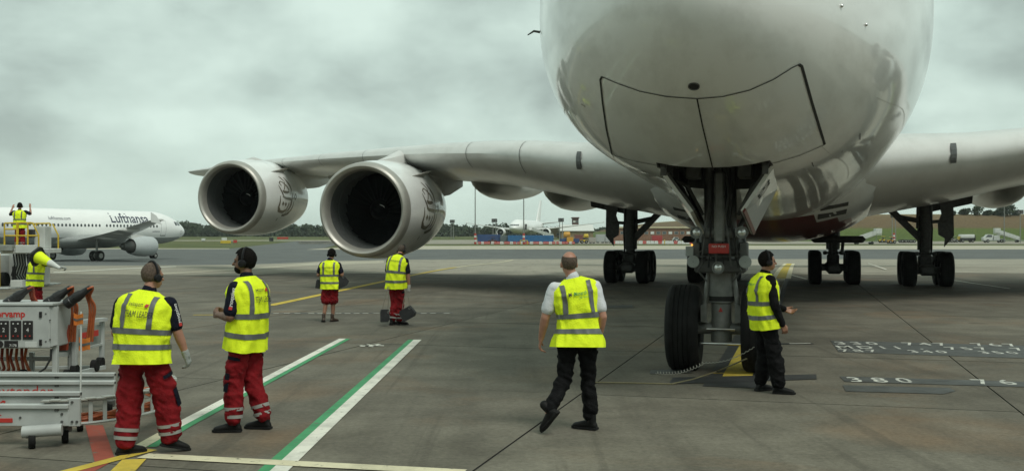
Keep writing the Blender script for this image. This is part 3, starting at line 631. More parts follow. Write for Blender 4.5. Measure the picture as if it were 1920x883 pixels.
# ---- engines
EL = Vector((0, 0, 0))
def nac_r(y):
    pr = [(0.35, 1.862), (1.0, 1.935), (1.8, 1.98), (2.6, 1.985), (3.4, 1.93), (4.2, 1.81), (4.9, 1.65), (5.4, 1.50)]
    for a, b in zip(pr, pr[1:]):
        if y <= b[0]:
            w = (y - a[0]) / (b[0] - a[0]); return a[1] * (1 - w) + b[1] * w
    return pr[-1][1]
def make_engine():
    mb = MB(); mb.lathe([(0.35 + 5.05 * i / 20, nac_r(0.35 + 5.05 * i / 20)) for i in range(21)] + [(5.38, 1.43), (4.4, 1.38), (4.2, 0.9)], (0, 0, 0), (0, 1, 0), 64, ref=(1, 0, 0))
    e_ = mb.build('engine', m_nac, A, 35)
    mb = MB(); mb.lathe([(0.42, 1.515), (0.25, 1.535), (0.12, 1.565), (0.04, 1.615), (0.0, 1.685), (0.03, 1.755), (0.10, 1.805), (0.2, 1.838), (0.35, 1.864)], (0, 0, 0), (0, 1, 0), 64, ref=(1, 0, 0)); mb.build('intake_lip', m_lip, e_)
    mb = MB(); mb.lathe([(0.42, 1.515), (0.7, 1.49), (1.05, 1.475), (1.05, 1.46), (2.1, 1.46), (2.1, 0.1)], (0, 0, 0), (0, 1, 0), 64, ref=(1, 0, 0)); mb.build('intake_duct', m_duct, e_, 30)
    mb = MB()
    for k in range(24):
        th = 2 * math.pi * k / 24; rows = []
        for i in range(6):
            r = 0.42 + 1.03 * i / 5; tw = rad(30 + 32 * i / 5); ch = 0.42 + 0.14 * i / 5; row = []
            for q in (-0.5, 0, 0.5):
                da = math.sin(tw) * ch * q / r; yy = 1.72 + math.cos(tw) * ch * q * 0.8 + (0.05 if q == 0 else 0)
                row.append((r * math.cos(th + da), yy, r * math.sin(th + da)))
            rows.append(row)
        mb.grid(rows)
    mb.build('fan_blades', m_fan, e_, 60)
    mb = MB(); mb.lathe([(1.15, 0.01), (1.2, 0.08), (1.4, 0.26), (1.65, 0.41), (1.8, 0.43)], (0, 0, 0), (0, 1, 0), 32); sp = mb.build('spinner', m_fan, e_)
    rows = []
    for i in range(8):
        u = i / 7; y = 1.36 + 0.1 * u; r = 0.23 + 0.08 * u + 0.014; th = rad(50 - 34 * u); row = []
        for dth in (-0.11, 0.11): row.append((r * math.cos(th + dth), y - 0.012, r * math.sin(th + dth)))
        rows.append(row)
    mb = MB(); mb.grid(rows); mb.build('spinner_mark', m_white_p, sp, 0)
    mb = MB(); mb.lathe([(3.9, 1.0), (4.6, 1.02), (5.6, 0.86), (6.3, 0.66), (6.25, 0.6), (6.3, 0.42), (7.1, 0.12)], (0, 0, 0), (0, 1, 0), 32, True); mb.build('core_nozzle', m_geard, e_)
    # strakes on the shoulders
    for sg in (-1, 1):
        th = rad(90 - sg * 48); c, q = math.cos(th), math.sin(th)
        pts = [Vector((nac_r(y) * c, y, nac_r(y) * q)) for y in (1.55, 2.75)] + [Vector((2.32 * c, 2.95, 2.32 * q)), Vector((2.30 * c, 2.75, 2.30 * q))]
        mb = MB(); mb.plate([pts[0], pts[1], pts[2], pts[3]], 0.035); mb.build('strake', m_lip, e_, 0)
    # thin seams of the cowl doors
    for y, a0, a1 in ((2.05, -80, 260), (3.55, -80, 80)):
        mb = MB(); mb.grid([[((nac_r(y + d) + 0.003) * math.cos(rad(a)), y + d, (nac_r(y + d) + 0.003) * math.sin(rad(a))) for d in (-0.006, 0.006)] for a in range(a0, a1 + 1, 5)]); mb.build('cowl_seam', MATS['faint_seam'], e_, 0)
    mb = MB()
    r = nac_r(1.75) + 0.004; mb.grid([[(r * math.cos(rad(a)), 1.72 + d, r * math.sin(rad(a))) for d in (0, 0.05)] for a in (-38, -35.5, -33)]); mb.build('vent_slot', m_seam, e_, 0)
    # calligraphic emblem, both flanks
    strokes = [[(205, 75, 6), (225, 110, 16), (250, 155, 9)], [(272, 90, 7), (290, 150, 16), (318, 230, 22), (328, 300, 20), (310, 385, 5)],
        [(190, 245, 8), (170, 195, 12), (192, 162, 13), (230, 190, 15), (270, 250, 17), (290, 320, 12)], [(255, 150, 6), (245, 230, 11), (215, 310, 11)],
        [(195, 315, 12), (215, 345, 42), (250, 352, 44), (288, 340, 26)], [(150, 230, 5), (165, 300, 14), (185, 370, 15), (205, 425, 20)],
        [(185, 415, 18), (220, 436, 36), (270, 448, 42), (325, 462, 40), (362, 438, 8)], [(355, 340, 5), (340, 400, 20), (325, 480, 28), (320, 560, 27), (295, 640, 20), (258, 682, 6)],
        [(400, 368, 10), (374, 415, 12), (388, 472, 15), (412, 425, 12), (400, 368, 8)], [(150, 405, 7), (150, 500, 17), (140, 590, 24), (160, 655, 44), (215, 672, 50), (262, 628, 18), (285, 530, 9)],
        [(195, 495, 3), (195, 532, 34), (195, 572, 3)], [(236, 505, 3), (236, 542, 34), (236, 582, 3)], [(280, 515, 5), (283, 540, 14), (275, 590, 8)], [(365, 490, 6), (360, 560, 15), (340, 640, 26), (300, 705, 42), (255, 728, 46), (222, 735, 34)]]
    for flank in (1, -1):
        mb = MB()
        for st in strokes:
            dense = []
            for i in range(len(st) - 1):
                for k in range(5):
                    u = k / 5; dense.append([st[i][q] * (1 - u) + st[i + 1][q] * u for q in range(3)])
            dense.append(list(st[-1])); rows = []
            for i, (x, y, w) in enumerate(dense):
                x0, y0, _ = dense[max(0, i - 1)]; x1, y1, _ = dense[min(len(dense) - 1, i + 1)]; l = math.hypot(x1 - x0, y1 - y0) or 1; nx, ny = -(y1 - y0) / l, (x1 - x0) / l; row = []
                for q in (-0.5, 0, 0.5):
                    X = x + nx * w * q; Y = y + ny * w * q; s = 1.40 + (X - 130) / 290 * 1.9; th = (415 - Y) / 690 * 1.12 + 0.02
                    rr = nac_r(s) + 0.006; row.append((flank * rr * math.cos(th), s, rr * math.sin(th)))
                rows.append(row)
            mb.grid(rows)
        mb.build('emblem', m_gold, e_, 0)
    return e_
eng = make_engine()
for i, (t, s, z) in enumerate(((-14.4, 24.8, 2.95), (-25.25, 33.8, 3.86), (14.4, 24.8, 2.95), (25.25, 33.8, 3.86))):
    e_ = eng if i == 0 else copy_tree(eng, A)
    e_.location = (t, s, z); e_.scale = (.955, 1.06, .955); e_.rotation_euler = (rad(2), 0, rad(1.5 if t < 0 else -1.5))
    # pylon from cowl to wing
    rings = []
    zl = wing_pt(t, 0.02, True).z
    for y, zb, zt, hw in ((1.5, 1.85, 1.93, 0.04), (2.3, 1.7, 2.12, 0.2), (3.6, 1.4, zl - z - 0.10, 0.30), (4.8, 1.0, zl - z - 0.02, 0.36), (6.5, 0.7, zl - z - 0.1, 0.38), (9.0, 0.9, zl - z - 0.25, 0.33), (11.5, 1.4, zl - z - 0.5, 0.12)):
        rings.append([Vector((hw * c, y, zb + (zt - zb) * q)) for c, q in ((-1, 0.0), (-1, 0.45), (-0.85, 0.85), (0, 1.0), (0.85, 0.85), (1, 0.45), (1, 0.0), (0, -0.05))])
    mb = MB(); mb.loft(rings); o = mb.build('pylon', m_wing, A, 50); o.location = (t, s, z)
# ---- wheels
def wheel_profile(R_, w, rim):
    h = w / 2
    pr = [(-h * 0.62, rim * 0.98), (-h * 0.86, rim * 1.08), (-h * 1.0, R_ * 0.74), (-h * 1.0, R_ * 0.83), (-h * 0.90, R_ * 0.93), (-h * 0.72, R_ * 0.985)]
    tread = []; n = 5
    for k in range(n):
        a = -h * 0.72 + 1.44 * h * k / n; b = -h * 0.72 + 1.44 * h * (k + 1) / n; g = 0.012 * R_ / 0.62
        tread += [(a + g * 0.6, R_ * (1.0 if k in (1, 2, 3) else 0.993)), (b - g * 0.6, R_ * (1.0 if k in (1, 2, 3) else 0.993))]
        if k < n - 1: tread += [(b - g * 0.5, R_ * 0.982), (b + g * 0.5, R_ * 0.982)]
    return pr + tread + [(-a, r) for a, r in reversed(pr)]
def make_wheel(name, R_, w, parent, n=48):
    mb = MB(); mb.lathe(wheel_profile(R_, w, R_ * 0.47), (0, 0, 0), (1, 0, 0), n); o = mb.build(name, m_tyre, parent, 35)
    h = w / 2; q = R_ * 0.48
    mb = MB(); mb.lathe([(-h * 0.7, q), (-h * 0.72, q * 0.9), (-h * 0.45, q * 0.8), (-h * 0.4, q * 0.45), (-h * 0.6, q * 0.38), (-h * 0.6, 0.01), (h * 0.6, 0.01), (h * 0.6, q * 0.38), (h * 0.4, q * 0.45), (h * 0.45, q * 0.8), (h * 0.72, q * 0.9), (h * 0.7, q)], (0, 0, 0), (1, 0, 0), 28); mb.build('rim', m_rim, o)
    return o
nw = None
for sg in (-1, 1):
    nw = make_wheel('nose_wheel', 0.625, 0.47, A) if nw is None else copy_tree(nw, A)
    nw.location = (sg * 0.53, 4.9, 0.612)
# ---- nose gear
ng = MB()
ng.lathe([(-0.13, 0.09), (-0.13, 0.15), (0.16, 0.15), (0.2, 0.14), (0.42, 0.145), (0.44, 0.175), (0.52, 0.175)], (0, 4.9, 0.55), (0, 0, 1), 28, True)
ng.lathe([(0.0, 0.19), (0.30, 0.19), (0.33, 0.2), (0.42, 0.2), (0.45, 0.185), (1.0, 0.185), (2.4, 0.17)], (0, 4.9, 1.08), (0, 0, 1), 28, True)
ng.tube([(-0.45, 4.9, 0.61), (0.45, 4.9, 0.61)], 0.085, 16)
strut = ng.build('nose_gear_strut', m_gear, A)
mb = MB(); mb.tube([(-0.2, 4.73, 0.61), (0.2, 4.73, 0.61)], 0.02, 8); mb.tube([(-0.3, 4.75, 0.40), (0.3, 4.75, 0.40)], 0.018, 8); mb.build('tow_pin', m_chrome, strut)
mb = MB(); mb.lathe([(0, 0.178), (0.07, 0.178)], (0, 4.9, 1.01), (0, 0, 1), 28, True); mb.build('gland_ring', m_seam, strut)
for sg in (-1, 1):   # torque arms and side lugs
    mb = MB(); mb.plate([(sg * 0.2, 4.78, 0.98), (sg * 0.28, 4.78, 0.95), (sg * 0.28, 4.78, 0.72), (sg * 0.2, 4.78, 0.70)], 0.16, (0, 1, 0)); mb.tube([(sg * 0.17, 4.82, 1.45), (sg * 0.24, 4.8, 0.92)], 0.035, 8); mb.build('torque_arm', m_gear, strut)
mb = MB()
mb.cbox(-0.36, 0.36, 4.55, 5.2, 1.42, 1.62, 0.03); mb.cbox(-0.30, 0.30, 4.6, 5.15, 1.66, 1.98, 0.04)
for sg in (-1, 1):
    mb.tube([(sg * 0.25, 4.7, 1.55), (sg * 0.36, 4.65, 1.75), (sg * 0.30, 4.7, 2.05)], 0.03, 8); mb.cbox(sg * 0.33 - 0.06, sg * 0.33 + 0.06, 4.5, 4.8, 1.62, 1.86, 0.02)
    mb.tube([(sg * 0.18, 4.55, 1.30), (sg * 0.30, 4.52, 1.45), (sg * 0.22, 4.5, 1.6)], 0.014, 6); mb.tube([(sg * 0.10, 4.6, 1.95), (sg * 0.14, 4.5, 1.8), (sg * 0.30, 4.5, 1.7)], 0.012, 6)
mb.build('steering_collar', m_geard, strut)
for sg in (-1, 1):
    mb = MB(); mb.tube([(sg * 0.155, 4.75, 1.9), (sg * 0.155, 4.55, 3.3)], 0.075, 10); mb.build('side_post', m_geard, strut)
    mb = MB(); mb.tube([(sg * 0.22, 4.95, 2.0), (sg * 0.62, 5.3, 2.9)], 0.035, 8); mb.tube([(sg * 0.25, 4.7, 2.25), (sg * 0.45, 4.6, 2.65), (sg * 0.62, 4.5, 2.75)], 0.028, 8); mb.build('stay', m_geard, strut)
mb = MB(); mb.cbox(-0.075, 0.075, 4.42, 4.56, 1.85, 2.85, 0.03, Matrix.Rotation(0, 4, 'X')); mb.lathe([(-0.22, 0.07), (0.22, 0.07)], (0, 4.55, 1.99), (1, 0, 0), 16, True); mb.build('drag_brace', m_gear, strut)
mb = MB(); mb.cbox(-0.14, 0.14, 4.36, 4.40, 1.70, 1.84, 0.008); mb.build('warning_plate', m_redtag, strut)
lettering('plate_lettering', 'NO PUSH', lambda x, y: (x, 4.358, 1.785 + y), m_white_p, strut, size=0.045, align='CENTER')
mb = MB()
for k in range(5): mb.box(-0.3, 0.3, 4.385, 4.40, 1.655 + 0.002 * k, 1.66 + 0.002 * k)
mb.build('tie_bar', m_geard, strut)
def lamp(x, y, z, r):
    mb = MB(); mb.lathe([(0.10, r * 0.5), (0.08, r * 0.9), (0.0, r * 1.08), (-0.02, r * 1.08), (-0.02, r * 0.95), (0.01, r * 0.9)], (x, y, z), (0, 1, 0), 24, False); o = mb.build('lamp_housing', m_gear, strut)
    mb = MB(); mb.lathe([(0.015, r * 0.92), (-0.012, r * 0.5), (-0.02, 0.005)], (x, y, z), (0, 1, 0), 24); mb.build('lamp_glass', m_lens, strut)
for sg in (-1, 1): lamp(sg * 0.315, 4.42, 1.995, 0.082)
lamp(-0.01, 4.38, 1.50, 0.08)
for sg in (-1, 1):
    mb = MB(); mb.lathe([(0.03, 0.02), (0.02, 0.085), (0, 0.088), (-0.01, 0.085), (-0.012, 0.005)], (sg * 0.36, 4.42, 1.585), (0, 1, 0), 24); mb.build('pin_disc', M('pale_grey_disc', (0.30, 0.32, 0.30), 0.55), strut)
mb = MB(); mb.ell((-0.38, 4.45, 1.82), 0.015, 0.015, 0.015, 10, 6); 
amb = bpy.data.materials.new('amber_lamp'); amb.use_nodes = True; bs = amb.node_tree.nodes['Principled BSDF']; bs.inputs['Base Color'].default_value = (0.8, 0.3, 0.03, 1); bs.inputs['Emission Color'].default_value = (1, 0.45, 0.06, 1); bs.inputs['Emission Strength'].default_value = 1.2
mb.build('marker_lamp', amb, strut)
mb = MB(); mb.cbox(-0.47, -0.36, 4.45, 4.48, 1.66, 1.80, 0.005); mb.build('data_plate', MATS['pale_grey_disc'], strut)
# loose hoses and harness in front of the leg
for k in range(6):
    x0 = -0.16 + 0.065 * k; pts = [(x0 + 0.02 * math.sin(k), 4.52, 2.9), (x0 + 0.03, 4.45, 2.5), (x0 - 0.02, 4.46, 2.2), (x0 * 1.3, 4.44, 1.9), (x0 * 1.6, 4.5, 1.5)]
    mb = MB(); mb.tube(pts, 0.011 + 0.004 * (k % 3), 6); mb.build('hose', m_seam if k % 2 else m_geard, strut)
m_label = M('plate_red', (0.42, 0.03, 0.022), 0.5)
mb = MB(); mb.add([(-0.03, 4.74, 0.86), (0.03, 4.74, 0.86), (0, 4.74, 0.93)], [(0, 1, 2)]); mb.build('warning_mark', m_label, strut, 0)
for k in range(5):      # frames and pipes inside the bay
    mb = MB(); y = 3.45 + 0.72 * k; mb.box(-0.70, -0.62, y, y + 0.06, 2.75, 3.7); mb.build('bay_frame', m_geard, strut, 0); mb = MB(); mb.box(0.62, 0.70, y, y + 0.06, 2.75, 3.7); mb.build('bay_frame', m_geard, strut, 0)
    mb = MB(); x = -0.5 + 0.25 * k; mb.tube([(x, 3.34, 2.9), (x + 0.03, 3.36, 3.2), (x - 0.02, 3.4, 3.6)], 0.018, 6); mb.build('bay_pipe', m_gear if k % 2 else m_chrome, strut)
for sg in (-1, 1):
    mb = MB(); mb.cbox(sg * 0.36 - 0.1, sg * 0.36 + 0.1, 4.3, 4.6, 2.75, 3.0, 0.02); mb.build('bay_unit', m_geard, strut)
# gear doors hanging beside the bay
for sg in (-1, 1):
    a = [Vector((sg * 0.74, 3.75, 2.86)), Vector((sg * 0.74, 6.3, 2.70)), Vector((sg * 0.38, 6.2, 1.98)), Vector((sg * 0.34, 4.0, 2.28))]
    mb = MB(); mb.plate(a, 0.05); d_ = mb.build('nose_gear_door', m_white, A, 0)
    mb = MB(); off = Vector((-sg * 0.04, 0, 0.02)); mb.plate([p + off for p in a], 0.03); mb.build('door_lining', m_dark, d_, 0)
    if sg > 0:
        e0 = (a[3] - a[0]).normalized(); e1 = (a[1] - a[0]).normalized(); nn = e0.cross(e1).normalized(); nn = nn if nn.x > 0 else -nn
        mb = MB()
        lettering('door_lettering', 'EO', lambda x, y: a[0] + e1 * (0.35 + x) + e0 * (0.42 - y) + nn * 0.03, m_seam, d_, size=0.42, bold=0.01)
        mb = MB(); mb.plate([a[3] + e1 * 0.0, a[2], a[2] - e0 * 0.06, a[3] - e0 * 0.06], 0.058); mb.build('door_edge', m_red, d_, 0)
# ---- main gear
def bogie(t, s, naxle, track, R_, w, top_z, inb):
    sg = 1 if t > 0 else -1
    mb = MB(); mb.lathe([(0.0, 0.20), (0.7, 0.20), (0.72, 0.29), (top_z - 0.8, 0.30)], (t, s, 0.72), (0, 0, 1), 20, True)
    g = mb.build('main_gear_leg', m_geard, A)
    L_ = (naxle - 1) * 0.85
    mb = MB(); mb.tube([(t, s - L_ - 0.15, 0.66), (t, s + L_ + 0.15, 0.66)], 0.17, 14); mb.build('bogie_beam', m_geard, g)
    mb = MB(); mb.cbox(t - 0.25, t + 0.25, s - 0.35, s + 0.35, 0.75, 1.25, 0.08); mb.tube([(t - 0.35, s - 0.25, 1.28), (t + 0.35, s - 0.25, 1.28)], 0.05, 8); mb.cbox(t - 0.42, t - 0.25, s - 0.3, s - 0.15, 1.2, 1.36, 0.03); mb.cbox(t + 0.25, t + 0.42, s - 0.3, s - 0.15, 1.2, 1.36, 0.03); mb.build('leg_fork', m_geard, g)
    for k in range(naxle):
        sy = s - L_ + 1.7 * k
        mb = MB(); mb.tube([(t - track / 2, sy, 0.66), (t + track / 2, sy, 0.66)], 0.11, 12); mb.cbox(t - 0.33, t + 0.33, sy - 0.25, sy + 0.25, 0.42, 0.86, 0.12); mb.build('axle', m_geard, g)
        for q in (-1, 1):
            global MW
            if MW is None: MW = make_wheel('main_wheel', R_, w, g, 40); x_ = MW
            else: x_ = copy_tree(MW, g)
            x_.location = (t + q * track / 2, sy, R_ - 0.025)
    if inb:
        mb = MB(); mb.bar((t - sg * 0.15, s - 0.1, 1.85), (t - sg * 1.5, s - 0.1, 3.25), 0.24, 0.26); mb.tube([(t - sg * 0.2, s - 0.2, 2.6), (t - sg * 0.95, s - 0.15, 2.75)], 0.1, 8); mb.tube([(t - sg * 0.3, s - 0.2, 2.3), (t - sg * 0.28, s - 0.2, 3.4)], 0.06, 8); mb.build('side_stay', m_geard, g, 0)
        mb = MB(); q = [(0.42, 3.75), (1.15, 3.85), (1.2, 3.2), (1.08, 3.15), (1.10, 2.0), (0.72, 1.55), (0.75, 1.9), (0.5, 2.05), (0.48, 2.5), (0.62, 2.9)]
        mb.plate([(t + sg * x, s - 0.2 + 0.25 * x, z) for x, z in q], 0.07, (0.1 * sg, -1, 0)); mb.build('leg_door', m_geard, g, 0)
        mb = MB(); mb.tube([(t, s - 0.1, 2.55), (t + sg * 0.8, s, 2.6)], 0.07, 8); mb.build('door_rod', m_geard, g); mb = MB(); mb.tube([(t, s - 0.1, 3.2), (t + sg * 0.7, s, 3.3)], 0.06, 8); mb.build('door_rod', m_geard, g)
        mb = MB(); mb.tube([(t + sg * 0.2, s - 0.33, 1.25), (t + sg * 0.24, s - 0.35, 2.3), (t + sg * 0.15, s - 0.33, 3.3)], 0.035, 6); mb.tube([(t - sg * 0.22, s - 0.33, 1.25), (t - sg * 0.2, s - 0.36, 1.9), (t - sg * 0.24, s - 0.33, 2.8)], 0.03, 6); mb.build('hydraulic_line', m_seam, g)
MW = None
for sg in (-1, 1):
    bogie(sg * 6.0, 34.5, 2, 1.36, 0.70, 0.52, 4.3, True)
    bogie(sg * 2.5, 36.4, 3, 1.53, 0.70, 0.52, 3.0, False)
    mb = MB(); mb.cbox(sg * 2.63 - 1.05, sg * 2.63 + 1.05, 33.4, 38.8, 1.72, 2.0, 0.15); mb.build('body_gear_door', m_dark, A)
    mb = MB(); mb.tube([(sg * 2.63 - 0.22, 36.1, 1.2), (sg * 2.63 - 0.28, 36.0, 1.9)], 0.07, 8); mb.tube([(sg * 2.63 + 0.22, 36.1, 1.2), (sg * 2.63 + 0.28, 36.0, 1.9)], 0.07, 8); mb.build('gear_actuator', m_geard, A)
# ================================================================ ground crew
def cloth(name, col, rough=0.8, var=0.2, scale=9, bump=0.35, bscale=70):
    return M(name, col, rough, var=var, scale=scale, bump=bump, bscale=bscale, spec=0.12)
m_hiv = cloth('hi_vis_yellow', (0.80, 0.98, 0.03), var=0.08)
m_tape = M('reflective_tape', (0.115, 0.125, 0.12), 0.45, metal=0.0, var=0.1, scale=20)
m_tape_l = M('reflective_tape_pale', (0.30, 0.30, 0.28), 0.45, var=0.15, scale=20)
m_tro_r = cloth('trousers_red', (0.20, 0.010, 0.014), var=0.35)
m_navy = cloth('navy_cloth', (0.009, 0.010, 0.019), var=0.3)
m_black = cloth('black_cloth', (0.006, 0.006, 0.0065), var=0.3)
m_wshirt = cloth('white_shirt', (0.62, 0.64, 0.66), var=0.08)
m_boot = M('boot_leather', (0.009, 0.009, 0.0085), 0.6, var=0.3, spec=0.2)
m_boot_b = M('boot_brown', (0.05, 0.03, 0.018), 0.55, var=0.3)
m_plastic = M('headset_plastic', (0.008, 0.008, 0.009), 0.5, spec=0.25)
m_glove_w = cloth('glove_white', (0.5, 0.5, 0.47))
m_glove_g = cloth('glove_grey', (0.33, 0.35, 0.33))
m_ink = M('print_black', (0.02, 0.022, 0.025), 0.6); m_ink_r = M('print_red', (0.5, 0.035, 0.025), 0.6); m_ink_g = M('print_green', (0.03, 0.30, 0.10), 0.6); m_ink_w = M('print_white', (0.7, 0.7, 0.68), 0.6)
def skin(name, c): return M('skin_' + name, c, 0.5, var=0.15, scale=14, bump=0.1, bscale=60)
skins = {'fair': skin('fair', (0.40, 0.20, 0.135)), 'tan': skin('tan', (0.28, 0.14, 0.085)), 'brown': skin('brown', (0.17, 0.085, 0.052))}
hairs = {'grey': M('hair_grey', (0.125, 0.095, 0.075), 0.9, var=0.4, scale=60, bump=0.6, bscale=160, spec=0.08), 'black': M('hair_black', (0.010, 0.009, 0.008), 0.9, var=0.3, scale=60, bump=0.6, bscale=160, spec=0.06), 'brown': M('hair_brown', (0.06, 0.04, 0.025), 0.6, var=0.3, scale=60, bump=0.6, bscale=160)}
BOOTS = {}
def boot_mesh(mat):
    """boot in its own frame: sole on z = 0, ankle over the origin, toes to +y"""
    if mat.name in BOOTS: return BOOTS[mat.name]
    mb = MB(); rings = []
    for y, w, h in ((-0.075, 0.022, 0.05), (-0.06, 0.034, 0.075), (-0.02, 0.037, 0.095), (0.03, 0.036, 0.095), (0.08, 0.042, 0.08), (0.13, 0.047, 0.066), (0.17, 0.043, 0.055), (0.195, 0.026, 0.04)):
        rings.append([Vector((w * c, y, max(0.004, h * 0.5 + h * 0.5 * q) if q > -0.55 else 0.006)) for c, q in [(math.cos(a) * 1.0, math.sin(a)) for a in [2 * math.pi * j / 16 for j in range(16)]]])
    mb.loft(rings); mb.caps((0, -0.02, 0.07), 0.043, (0, -0.015, 0.16), 0.047)
    me = remesh(mb, 'boot', 0.008, 2, lambda p, n: Vector((p.x, p.y, max(p.z, 0.004))))
    me.materials.append(mat); BOOTS[mat.name] = me
    mb = MB(); o = [(0.036, -0.078), (0.044, -0.03), (0.042, 0.03), (0.05, 0.10), (0.052, 0.15), (0.04, 0.19), (0.012, 0.21)]
    poly = [(x, y) for x, y in o] + [(-x, y) for x, y in reversed(o)]
    mb.plate([(x, y, 0.010) for x, y in poly], 0.02, (0, 0, 1)); BOOTS[mat.name + 's'] = mb.mesh('sole', 0); BOOTS[mat.name + 's'].materials.append(MATS['tyre_rubber'])
    return me
REST = dict(pelvis=(0, 0, .95), chest=(0, 0, 1.30), neck=(0, -.01, 1.50), head=(0, .02, 1.668),
    shL=(-.185, -.01, 1.435), shR=(.185, -.01, 1.435), elL=(-.25, -.03, 1.14), elR=(.25, -.03, 1.14), wrL=(-.25, .04, .88), wrR=(.25, .04, .88),
    hipL=(-.09, 0, .92), hipR=(.09, 0, .92), knL=(-.10, .03, .50), knR=(.10, .03, .50), anL=(-.11, -.01, .09), anR=(.11, -.01, .09))
VR = [(.80, .222, .165), (.90, .220, .160), (1.02, .212, .155), (1.15, .215, .155), (1.28, .232, .158), (1.36, .243, .150), (1.42, .236, .132), (1.455, .205, .112), (1.485, .135, .092), (1.515, .080, .078)]
def lerp(a, b, w): return a + (b - a) * w
def person(label, loc, yaw, H, J, skin_c='fair', hair='grey', hairstyle='short', shirt=None, sleeve=0.62, trousers=None, shorts=False, baggy=1.0, girth=1.0, hem=1.0, hemh=.80,
           head_yaw=0, head_pitch=0, foot=((0, 0), (0, 0)), headset=False, gloves=(None, None), boots=None, bands=True, pockets=False, text=None, curl=0.55, voxel=0.009, beard=False, knee=False, thumb=None, group='ground crew in yellow vests', fingers_out=False, sleeve_print=None):
    shirt = shirt or m_navy; trousers = trousers or m_tro_r; boots = boots or m_boot
    k = H / 1.78; j = {n: Vector(J.get(n, REST[n])) for n in REST}
    Hm = Matrix.Translation(j['head']) @ Matrix.Rotation(rad(head_yaw), 4, 'Z') @ Matrix.Rotation(rad(head_pitch), 4, 'X')
    # ---------- continuous body
    b = MB()
    b.ell(j['pelvis'].lerp(j['chest'], 0.1), .14 * girth, .10 * girth, .13); b.ell(j['pelvis'].lerp(j['chest'], 0.55), .135 * girth, .095 * girth, .17); b.ell(j['chest'], .15 * girth, .10 * girth, .16)
    b.caps(j['chest'].lerp(j['neck'], 0.6), .075, j['neck'], .062); b.caps(j['neck'], .058, Hm @ Vector((0, -.018, -.06)), .056)
    hd = Hm.to_3x3()
    b.ell(Hm @ Vector((0, -.012, .018)), .076, .095, .098, mat=hd); b.ell(Hm @ Vector((0, .018, -.04)), .062, .074, .082, mat=hd); b.ell(Hm @ Vector((0, .048, -.088)), .038, .034, .028, mat=hd)
    b.caps(Hm @ Vector((0, .088, .004)), .009, Hm @ Vector((0, .110, -.034)), .014); b.ell(Hm @ Vector((0, .090, -.072)), .024, .010, .010, mat=hd); b.caps(Hm @ Vector((-.035, .080, .016)), .011, Hm @ Vector((.035, .080, .016)), .011)
    for s in (-1, 1): b.ell(Hm @ Vector((s * .080, -.004, -.02)), .011, .022, .033, mat=hd)
    hands = {}
    for sd, s in (('L', -1), ('R', 1)):
        sh, el, wr = j['sh' + sd], j['el' + sd], j['wr' + sd]
        b.caps(j['chest'].lerp(sh, 0.5), .05, sh + (el - sh) * .1, .048); b.caps(sh + (el - sh) * .1, .052, el, .045); b.caps(el, .046, el.lerp(wr, .35), .045); b.caps(el.lerp(wr, .35), .045, wr, .029)
        fd = (wr - el).normalized(); th = Vector((thumb or {}).get(sd, (0, 1, 0))); th = (th - fd * th.dot(fd)).normalized(); pn = th.cross(fd) * (1 if s > 0 else -1); fx = th
        hand = []
        def hp(x, y, z): return wr + fx * x + fd * y + pn * z
        for q, (x0, L_, sp) in enumerate(((.030, .085, .06), (.010, .095, .0), (-.010, .088, -.04), (-.029, .068, -.09))):
            kx = hp(x0, .088, 0); hand.append((hp(x0 * .6, .0, .0), .017, kx, .0125))
            c1 = curl + 0.08 * q; c2 = c1 * 2.0
            if fingers_out: c1, c2 = 0.1 + .05 * q, 0.25
            p1 = kx + (fd * math.cos(c1) + pn * math.sin(c1)) * L_ * .5 + fx * sp * .04; p2 = p1 + (fd * math.cos(c2) + pn * math.sin(c2)) * L_ * .5
            hand.append((kx, .0105, p1, .0095)); hand.append((p1, .0095, p2, .0080))
        hand.append((hp(.018, .015, .004), .017, hp(.046, .052, .014), .0125)); hand.append((hp(.046, .052, .014), .012, hp(.052, .092, .026 + .02 * curl), .0095))
        for c in hand: b.caps(*c, n=8)
        hands[sd] = (hand, wr, fd, el)
        hip, kn, an = j['hip' + sd], j['kn' + sd], j['an' + sd]
        b.caps(hip, .082, kn, .054); b.caps(kn, .054, kn.lerp(an, .35), .056); b.caps(kn.lerp(an, .35), .056, an, .036)
    me = remesh(b, 'person', voxel / k, 2)
    body = mesh_obj('person', me, skins[skin_c]); tag(body, label, 'person', group)
    body.matrix_world = Matrix.Translation(loc) @ Matrix.Rotation(yaw, 4, 'Z') @ Matrix.Scale(k, 4)
    for s in (-1, 1):
        mb = MB(); mb.ell(Hm @ Vector((s * .031, .0815, -.006)), .011, .008, .008, 8, 6); mb.build('eye', m_ink, body)
    # ---------- hair
    mb = MB(); rows = []
    nU, nV = 40, 20
    keep = []
    for iv in range(nV + 1):
        t = math.pi * iv / nV; row = []
        for iu in range(nU):
            p = 2 * math.pi * iu / nU; d = Vector((math.sin(t) * math.cos(p), math.sin(t) * math.sin(p), math.cos(t)))
            rr = 1.0 + 0.05 * noise.noise(d * 5) + 0.025 * noise.noise(d * 17)
            vol = {'short': 1.02, 'bald': 0.99, 'thick': 1.14, 'cap': 1.10}[hairstyle]
            q = Vector((d.x * .080 * vol * rr, d.y * .099 * vol * rr - .016, d.z * .102 * vol * rr + .022)); row.append(q)
        rows.append(row)
    vs = [Hm @ q for r in rows for q in r]; loc_ = [q for r in rows for q in r]; fs = []
